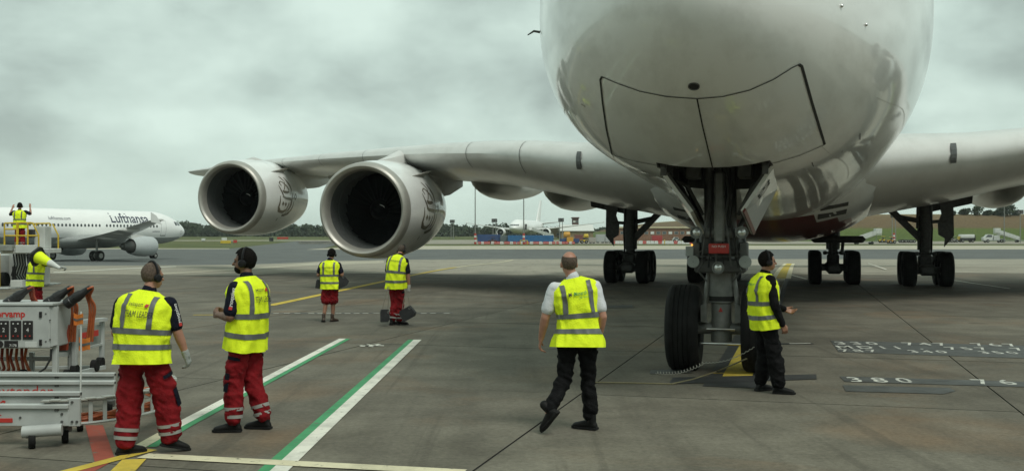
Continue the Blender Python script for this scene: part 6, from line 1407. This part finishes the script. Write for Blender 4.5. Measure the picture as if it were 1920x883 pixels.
for i in range(22):
    px = 1150 + i * 7.3; d = 272
    if 1180 < px < 1200: continue
    o = thing('water_barrier', ('pale' if i % 4 else 'red') + ' plastic barrier in the row behind the left main gear', 'barrier', gpx(px, d), ('pale' if i % 4 else 'red') + ' barriers behind the main gear')
    mb = MB(); mb.loft([[Vector((x, y * w, z)) for x, y in ((-.42, -1), (.42, -1), (.42, 1), (-.42, 1))] for z, w in ((0, .25), (.2, .22), (.4, .12), (.75, .09))]); mb.build('barrier_shell', m_label_w if i % 4 else m_redtag, o)
    mb = MB(); mb.box(-.3, .3, -.24, -.2, .3, .4); mb.build('barrier_slot', m_alud, o, 0)
# masts
def mast(label, px, d, top_z, striped=True, head=None, guard=False, twin=False, w=.16):
    b_ = gpx(px, d); t = thing('light_mast', label, 'mast', b_)
    for dx_ in ((-.45, .45) if twin else (0,)):
        mb = MB(); mb.tube([(dx_, 0, 0), (dx_, 0, top_z)], [w, w * .6], 10); mb.build('mast_pole', m_gear, t)
        if not twin:
            for k in range(int(top_z / 1.1)):
                mb = MB(); mb.box(-.2, .2, -.02, .02, .9 + 1.1 * k, .96 + 1.1 * k); mb.build('step_iron', m_gear, t, 0)
    if striped:
        for k in range(5):
            mb = MB(); mb.lathe([(.55 * k, w * 1.9), (.55 * k + .55, w * 1.9)], (0, 0, 0), (0, 0, 1), 14, True); mb.build('painted_band', m_redtag if k % 2 == 0 else m_label_w, t)
    if guard:
        for s in (-1, 1): mb = MB(); mb.tube([(s * .9, -.5, 0), (s * .9, -.5, 1.0)], .1, 8); mb.build('guard_post', m_yel, t)
        mb = MB(); mb.tube([(-.9, -.5, .95), (.9, -.5, .95)], .09, 8); mb.build('guard_bar', m_yel, t)
    if head == 'board':
        mb = MB(); mb.cbox(-.9, .9, -.15, .15, top_z - .4, top_z + .75, .04); mb.build('floodlight_head', m_kpl, t)
        for s in (-.45, .45): mb = MB(); mb.cbox(s - .32, s + .32, -.2, -.15, top_z - .2, top_z + .5, .02); mb.build('lamp_face', m_geard, t)
    if head == 'lamp':
        for s in (-1, 1): mb = MB(); mb.cbox(s * .9 - .5, s * .9 + .5, -.3, .3, top_z - .1, top_z + .2, .05); mb.build('lamp_arm', m_gear, t)
mast('tall lattice mast with red-white base right of the inner engine', 891, 268, 24, True); mast('tall mast with red-white base and yellow guard before the blue containers', 982, 264, 24, True, None, True)
mast('low twin-post floodlight left of the far airliner nose', 927, 330, 6.4, False, 'board', twin=True); mast('low twin-post floodlight right of the far airliner tail', 1052, 330, 6.6, False, 'board', twin=True); mast('small floodlight just right of the inner engine', 848, 380, 6.5, False, 'board', twin=True)
mast('grey lamp mast under the right flap fairing', 1883, 296, 14, False, 'lamp'); mast('dark floodlight post at the far right edge', 1913, 292, 8.5, False, 'board'); mast('twin post with floodlights seen beside the right stay', 1676, 292, 7.5, True, 'board', twin=True)
# vehicles on the service road
def vehicle(label, px0, px1, d, body_fn, cat='truck', name='service_truck'):
    a, b_ = P(px0, 0, d).x, P(px1, 0, d).x; t = thing(name, label, cat, ((a + b_) / 2, d, gz(d)), 'service vehicles'); L2 = (b_ - a) / 2; body_fn(t, L2)
    for s in (-1, 1):
        for y in (.15, 1.9):
            mb = MB(); mb.lathe([(-.13, .12), (-.13, .40), (-.1, .45), (.1, .45), (.13, .40), (.13, .12)], (s * L2 * .62, y, .45), (0, 1, 0), 20, True); mb.build('wheel', m_tyre, t)
            mb = MB(); mb.lathe([(-.135, .2), (-.14, .02), (.14, .02), (.135, .2)], (s * L2 * .62, y, .45), (0, 1, 0), 12); mb.build('hub', m_rim, t)
    return t
def tanker(t, L2):
    mb = MB(); mb.cbox(-L2, L2, .2, 1.9, .5, 1.15, .06); mb.build('chassis', m_kpl, t)
    mb = MB(); mb.cbox(-L2 * .92, L2 * .95, .15, 1.95, 1.15, 2.3, .25); mb.build('tank', m_lwhite, t)
    mb = MB(); mb.cbox(-L2 * 1.02, -L2 * .93, .3, 1.8, .6, 1.7, .04); mb.build('rear_cabinet', m_yel, t)
    mb = MB(); mb.cbox(L2 * .80, L2 * 1.01, .2, 1.9, .55, 2.0, .08); mb.build('cab', m_kpl, t)
def tractor(t, L2):
    mb = MB(); mb.cbox(-L2, L2, .2, 1.8, .45, .75, .06); mb.build('chassis', m_alud, t)
    mb = MB(); mb.loft([[Vector((x, y, z)) for x, z in ((-L2, .7), (-L2 * .2, .7), (-L2 * .1, 2.3), (-L2 * .6, 2.35), (-L2 * .8, 1.6), (-L2, 1.4))] for y in (.2, 1.8)]); mb.build('cab', m_lwhite, t, 0)
    mb = MB(); mb.plate([(-L2 * .83, .18, 1.55), (-L2 * .25, .18, 1.55), (-L2 * .22, .18, 2.15), (-L2 * .6, .18, 2.2)], .04, (0, 1, 0)); mb.build('cab_window', m_glass, t, 0)
    mb = MB(); mb.cbox(-L2 * .05, L2 * .5, .3, 1.7, .75, 1.9, .05); mb.build('equipment_box', m_alu, t)
    mb = MB(); mb.cbox(L2 * .5, L2, .3, 1.7, .75, 1.1, .05); mb.build('flat_bed', m_alud, t)
    mb = MB(); mb.bar((-L2 * .05, .8, 1.9), (L2 * .7, .8, 2.2), .2, .2); mb.build('boom', m_alu, t, 0)
def car(t, L2, mat=None, h=1.5):
    mb = MB(); mb.loft([[Vector((x * L2, y, z)) for x, z in ((-1, .35), (1, .35), (1, .8), (.6, .9), (.35, h), (-.55, h), (-.85, .95), (-1, .85))] for y in (.15, 1.85)]); mb.build('body', mat or m_lwhite, t, 0)
    mb = MB(); mb.plate([(-.72 * L2, .13, .95), (.5 * L2, .13, .93), (.3 * L2, .13, h - .1), (-.5 * L2, .13, h - .1)], .03, (0, 1, 0)); mb.build('side_window', m_glass, t, 0)
def tug(mat):
    def f(t, L2):
        mb = MB(); mb.cbox(-L2, L2, .2, 1.8, .4, .95, .08); mb.build('body', mat, t); mb = MB(); mb.cbox(-L2 * .4, L2 * .5, .3, 1.7, 1.75, 1.85, .03); mb.build('roof', mat, t)
        for x in (-.35, .45):
            mb = MB(); mb.tube([(x * L2, .35, .95), (x * L2, .35, 1.75)], .05, 6); mb.build('roof_post', m_kpl, t)
        mb = MB(); mb.cbox(-L2 * .2, L2 * .2, .6, 1.4, .95, 1.45, .08); mb.build('seat', m_kpl, t)
    return f
vehicle('white fuel tanker with black chassis right of the right main gear', 1800, 1830, 300, tanker); vehicle('white service truck with open bed near the far right stairs', 1845, 1886, 296, tractor)
vehicle('yellow tug beside the orange cart', 1089, 1102, 278, tug(m_yel), 'tug', 'baggage_tug'); vehicle('dark tug in front of the navy container', 915, 932, 272, tug(M('tug_maroon', (0.09, 0.03, 0.03), 0.5)), 'tug', 'baggage_tug'); vehicle('yellow tug behind the white mobile stairs', 1652, 1664, 290, tug(m_yel), 'tug', 'baggage_tug'); vehicle('orange tug at the foot of the twin post', 1668, 1680, 275, tug(m_oyel), 'tug', 'baggage_tug'); vehicle('grey and yellow tug left of the white fuel tanker', 1782, 1798, 298, tug(M('tug_grey', (0.2, 0.2, 0.18), 0.5)), 'tug', 'baggage_tug')
vehicle('white car in front of the brown brick building', 1262, 1276, 300, car, 'car', 'parked_car')
for i, (px, lb_) in enumerate(((1690, 'low flat cart nearest the twin post'), (1706, 'low flat cart left of the right main gear'))):
    def cart_fn(t, L2):
        mb = MB(); mb.cbox(-L2, L2, .2, 1.6, .5, .7, .03); mb.build('cart_bed', m_alud, t); mb = MB(); mb.tube([(-L2, .9, .6), (-L2 - .8, .9, .4)], .05, 6); mb.build('tow_bar', m_geard, t)
    vehicle(lb_, px, px + 11, 292, cart_fn, 'cart', 'flat_cart')
# yellow tank on wheels
t = thing('tank_cart', 'yellow round tank on a cart near the far engine', 'tank cart', gpx(1063, 305), 'tanks')
mb = MB(); mb.lathe([(-1.0, .1), (-.9, .7), (-.7, .85), (.7, .85), (.9, .7), (1.0, .1)], (0, 0, 2.2), (1, 0, 0), 20, True); mb.build('tank', m_oyel, t); mb = MB(); mb.cbox(-.9, .9, -.5, .5, .3, 1.4, .05); mb.build('tank_frame', m_geard, t)
t = thing('tank_cart', 'smaller yellow tank left of the light grey containers', 'tank cart', gpx(1099, 292), 'tanks')
mb = MB(); mb.lathe([(-.7, .1), (-.6, .5), (-.4, .6), (.5, .6), (.6, .5), (.7, .1)], (0, 0, 1.9), (1, 0, 0), 20, True); mb.build('tank', m_yel, t); mb = MB(); mb.cbox(-.6, .6, -.4, .4, .3, 1.35, .05); mb.build('tank_frame', m_geard, t)
# buildings
def building(label, px0, px1, d, h, wall, roof, rh=.4, depth=9, nwin=0, win_z=(1.2, 2.2), pitch=False, base=None, name='airfield_building'):
    a, b_ = P(px0, 0, d).x, P(px1, 0, d).x; z0 = base if base is not None else gz(d); t = thing(name, label, 'building', ((a + b_) / 2, d, z0), 'airfield buildings'); L2 = (b_ - a) / 2
    mb = MB(); mb.box(-L2, L2, 0, depth, -1, h); mb.build('wall', wall, t, 0)
    if pitch: mb = MB(); mb.loft([[Vector((x, y, z)) for y, z in ((-.6, h), (depth / 2, h + rh), (depth + .6, h), (depth + .6, h - .25), (-.6, h - .25))] for x in (-L2 - .5, L2 + .5)]); mb.build('roof', roof, t, 0)
    else: mb = MB(); mb.cbox(-L2 - .4, L2 + .4, -.5, depth + .4, h, h + rh, .05); mb.build('roof', roof, t)
    for k in range(nwin):
        x = -L2 + (k + .5) * 2 * L2 / nwin; mb = MB(); mb.box(x - .65, x + .65, -.06, .04, win_z[0], win_z[1]); w_ = mb.build('window_frame', m_alud, t, 0)
        mb = MB(); mb.box(x - .52, x + .52, -.075, -.062, win_z[0] + .1, win_z[1] - .1); mb.build('window_pane', m_glass if k % 3 else m_label_w, w_, 0)
m_roofw = M('roof_white', (0.60, 0.61, 0.57), 0.7); m_roofy = M('roof_pale', (0.44, 0.40, 0.26), 0.8); m_roofr = M('roof_red_brown', (0.10, 0.045, 0.035), 0.8)
building('long brown brick building with pale roof behind the main gear', 1150, 1330, 345, 3.1, m_brick, m_roofy, .55, 10, 16, (1.1, 2.1), base=2.0)
building('tan shed with white pitched roof right of the far airliner', 1052, 1112, 440, 3.2, m_tan, m_roofw, 2.6, 16, 0, pitch=True, base=1.8); building('low tan shed left of the white roofed one', 1030, 1062, 455, 4.2, m_tan, m_roofr, .5, 10, 3, base=1.8); building('small dark brick hut on the ridge', 1074, 1085, 520, 4.2, m_roofr, m_roofr, .5, 8, 2, (2, 3), base=7.6)
# white markers and signs out on the grass
for px, py, w, h, mat, lb_ in ((381, 445, 1.1, .9, m_label_w, 'small white box marker left of the outer engine'), (420, 442.5, 1.6, 1.1, m_label_w, 'white cabinet at the wood edge under the outer engine'), (508.5, 446.5, 1.3, 1.2, m_kpl, 'small black box sign under the outer engine')):
    d = 330; a = P(px, py, d); t = thing('field_cabinet', lb_, 'cabinet', (a.x, d, gz(d))); mb = MB(); mb.cbox(-w / 2, w / 2, 0, .5, .1, h, .05); mb.build('cabinet_body', mat, t); mb = MB(); mb.box(-w * .4, w * .4, .05, .45, -.05, .1); mb.build('plinth', m_geard, t, 0)
for px, py, w, mat, lb_ in ((423, 455, 2.6, m_yel, 'yellow taxiway sign on the grass island'), (441, 454, 1.0, m_redtag, 'small red taxiway sign on the grass island'), (530, 446.5, 4.0, m_redtag, 'long red runway sign below the outer engine')):
    g_ = G(px, py + 3); t = thing('taxiway_sign', lb_, 'sign', g_); mb = MB(); mb.cbox(-w / 2, w / 2, -.08, .08, .25, .95, .02); mb.build('sign_face', mat, t)
    for s in (-.4, .4): mb = MB(); mb.box(s * w - .05, s * w + .05, -.04, .04, -.1, .3); mb.build('sign_leg', m_geard, t, 0)
g_ = G(1246, 457.5); t = thing('hydrant_post', 'small yellow post on the far taxiway edge', 'post', g_); mb = MB(); mb.tube([(0, 0, 0), (0, 0, .9)], .12, 8); mb.build('post_shaft', m_yel, t); mb = MB(); mb.ell((0, 0, .95), .18, .18, .16); mb.build('post_cap', m_yel, t)
# ---- embankment on the right
def hill_mat():
    m = bpy.data.materials.new('embankment'); m.use_nodes = True; t = m.node_tree; t.nodes.clear(); L = t.links.new
    o = nd('ShaderNodeOutputMaterial', t); b = nd('ShaderNodeBsdfPrincipled', t); L(b.outputs[0], o.inputs[0]); b.inputs['Roughness'].default_value = .95; b.inputs['Specular IOR Level'].default_value = .1
    g = nd('ShaderNodeNewGeometry', t); s = nd('ShaderNodeSeparateXYZ', t); L(g.outputs['Position'], s.inputs[0])
    n = nd('ShaderNodeTexNoise', t); n.inputs['Scale'].default_value = .25; n.inputs['Detail'].default_value = 7; n.inputs['Roughness'].default_value = .7; L(g.outputs['Position'], n.inputs['Vector'])
    a = nd('ShaderNodeMath', t, operation='MULTIPLY_ADD'); L(n.outputs['Fac'], a.inputs[0]); a.inputs[1].default_value = 1.6; L(s.outputs[2], a.inputs[2])
    r = nd('ShaderNodeValToRGB', t); mr = nd('ShaderNodeMapRange', t); L(a.outputs[0], mr.inputs[0]); mr.inputs[1].default_value = 0; mr.inputs[2].default_value = 13; L(mr.outputs[0], r.inputs[0])
    e = r.color_ramp.elements; e[0].position = .2; e[0].color = (.075, .105, .028, 1); e[1].position = .95; e[1].color = (.20, .175, .085, 1)
    for p_, c_ in ((.43, (.085, .115, .03, 1)), (.49, (.125, .09, .05, 1)), (.80, (.14, .10, .055, 1))): x = e.new(p_); x.color = c_
    n2 = nd('ShaderNodeTexNoise', t); n2.inputs['Scale'].default_value = 1.5; n2.inputs['Detail'].default_value = 6; L(g.outputs['Position'], n2.inputs['Vector'])
    h = nd('ShaderNodeHueSaturation', t); L(r.outputs[0], h.inputs['Color']); m2 = nd('ShaderNodeMapRange', t); L(n2.outputs['Fac'], m2.inputs[0]); m2.inputs[1].default_value = .3; m2.inputs[2].default_value = .7; m2.inputs[3].default_value = .7; m2.inputs[4].default_value = 1.25; L(m2.outputs[0], h.inputs['Value']); L(h.outputs[0], b.inputs['Base Color'])
    return m
def hill_h(x, y):
    up_ = sstep(325, 380, y); k = sstep(40, 105, x); hh_ = 9.6 * k + 3.0 * sstep(0, 60, x) * (1 - k) * sstep(380, 500, y)
    return gz(y) - .3 + hh_ * (up_ if k > .02 else sstep(380, 520, y)) + .35 * noise.noise(Vector((x * .05, y * .05, 0))) * sstep(330, 360, y)
mb = MB(); mb.grid([[(x, y, hill_h(x, y)) for x in [0 + 5 * i for i in range(100)]] for y in [322 + 4 * i for i in range(16)] + [390 + 20 * i for i in range(14)]]); o = mb.build('embankment', hill_mat(), None, 60); o['kind'] = 'structure'
# ---- trees
m_leaf = M('leaf_dark', (0.045, 0.062, 0.034), 0.8, var=0.4, scale=.35, spec=0.15); m_leaf2 = M('leaf_mid', (0.055, 0.075, 0.032), 0.8, var=0.4, scale=.5, spec=0.15); m_bark = M('bark', (0.07, 0.055, 0.04), 0.9)
def leaves(mb, c, rx, ry, rz, n, size, rr):
    for _ in range(n):
        d = Vector((rr.gauss(0, 1), rr.gauss(0, 1), rr.gauss(0, 1))).normalized(); r = rr.random() ** .4
        p = Vector((c[0] + d.x * rx * r, c[1] + d.y * ry * r, c[2] + d.z * rz * r)); a = Vector((rr.gauss(0, 1), rr.gauss(0, 1), rr.gauss(0, 1))).normalized() * size * rr.uniform(.6, 1.3); b_ = a.cross(Vector((rr.gauss(0, 1), rr.gauss(0, 1), rr.gauss(0, 1)))).normalized() * size * rr.uniform(.5, 1.1)
        mb.add([p - a - b_, p + a - b_ * .6, p + a * .7 + b_, p - a * .8 + b_ * .9], [(0, 1, 2, 3)])
rr = random.Random(5)
wood = MB()
for i in range(420):
    d = rr.uniform(560, 700); px = rr.uniform(-60, 1130); X = P(px, 0, d).x; h = (6.6 + 1.2 * noise.noise(Vector((px * .012, 0, 0))) + rr.uniform(-1.2, 1.0)) * (1.25 if 330 < px < 370 else 1) * (.8 if px > 950 else 1); w = h * rr.uniform(.42, .62)
    z0 = gz(d)
    leaves(wood, (X, d, z0 + h * .55), w, w * .8, h * .48, 120, .62, rr)
    leaves(wood, (X + rr.uniform(-2, 2), d - 1, z0 + h * .25), w * 1.3, w * .6, h * .3, 70, .75, rr)
o = wood.build('far_woodland', m_leaf, None, 0); tag(o, 'dark belt of trees along the far side of the airfield', 'woodland', kind='stuff')
def tree(label, px, d, h, w, mat, n=700, lean=0):
    X = P(px, 0, d).x; z0 = hill_h(X, d) if X > 0 else gz(d); t = thing('broadleaf_tree', label, 'tree', (X, d, z0 - .2), 'trees on the embankment')
    mb = MB(); mb.tube([(0, 0, 0), (lean * .3, 0, h * .3), (lean * .6, .1, h * .6)], [.3, .22, .1], 8)
    for k in range(5): a = k * 1.3; mb.tube([(lean * .3, 0, h * (.28 + .06 * k)), (lean * .4 + w * .5 * math.cos(a), w * .4 * math.sin(a), h * (.5 + .07 * k))], [.1, .03], 6)
    mb.build('trunk', m_bark, t); mb = MB()
    for k in range(9): a = k * 2.4; leaves(mb, (lean * .5 + w * .55 * math.cos(a) * (k % 3) / 2, w * .4 * math.sin(a), h * (.22 + .065 * k)), w * (.62 - .03 * k), w * .5, h * .2, n // 9, .26, rr)
    mb.build('crown', mat, t, 0)
tree('pale spreading tree on the embankment skyline', 1832, 372, 4.6, 2.4, m_leaf2, 450); tree('dark low tree left of the pale one on the skyline', 1808, 374, 2.8, 2.6, m_leaf); tree('dark bush right of the pale tree on the skyline', 1851, 372, 2.2, 2.0, m_leaf); tree('tiny isolated sapling on the skyline left of the trees', 1789, 372, 2.0, .7, m_leaf, 160); tree('broad dark tree beside the lamp mast on the embankment', 1884, 370, 5.0, 4.2, m_leaf, 1100); tree('dark bush between the skyline trees and the mast tree', 1868, 373, 2.0, 2.2, m_leaf); tree('dark bush at the right end of the skyline', 1905, 371, 2.3, 2.0, m_leaf)
# ---- unseen terminal block added behind the viewpoint to hold back sky light
t = thing('sky_blocker', 'unseen glazed terminal block added behind the viewpoint to hold back sky light', 'building', (0, -34, 0))
m_blocker = M('sky_blocker_cladding', (0.42, 0.42, 0.40), 0.7); 
mb = MB(); mb.box(-70, 70, -25, 0, 0, 11); mb.build('sky_blocker_wall', m_blocker, t, 0)
mb = MB(); mb.box(-72, 72, -26, 2.2, 11, 11.7); mb.build('sky_blocker_roof', m_blocker, t, 0)
for fl in range(3):
    for k in range(28):
        mb = MB(); x = -68 + 5 * k; mb.box(x, x + 4.4, .01, .08, .6 + 3.5 * fl, 3.2 + 3.5 * fl); mb.build('window_pane', m_glass, t, 0)
# ================================================================ damp air
hz_m = bpy.data.materials.new('haze'); hz_m.use_nodes = True; t_ = hz_m.node_tree; t_.nodes.clear()
ho = nd('ShaderNodeOutputMaterial', t_); hv = nd('ShaderNodeVolumePrincipled', t_); t_.links.new(hv.outputs[0], ho.inputs['Volume'])
hv.inputs['Color'].default_value = (0.86, 0.93, 0.90, 1); hv.inputs['Density'].default_value = 0.00018; hv.inputs['Anisotropy'].default_value = 0.2
mb = MB(); mb.box(-1700, 1700, -100, 2700, -3, 30)
hzo = mb.build('haze', hz_m, None, 0); hzo['kind'] = 'stuff'; hzo['label'] = 'thin grey damp air over the whole airfield'; hzo['category'] = 'haze'
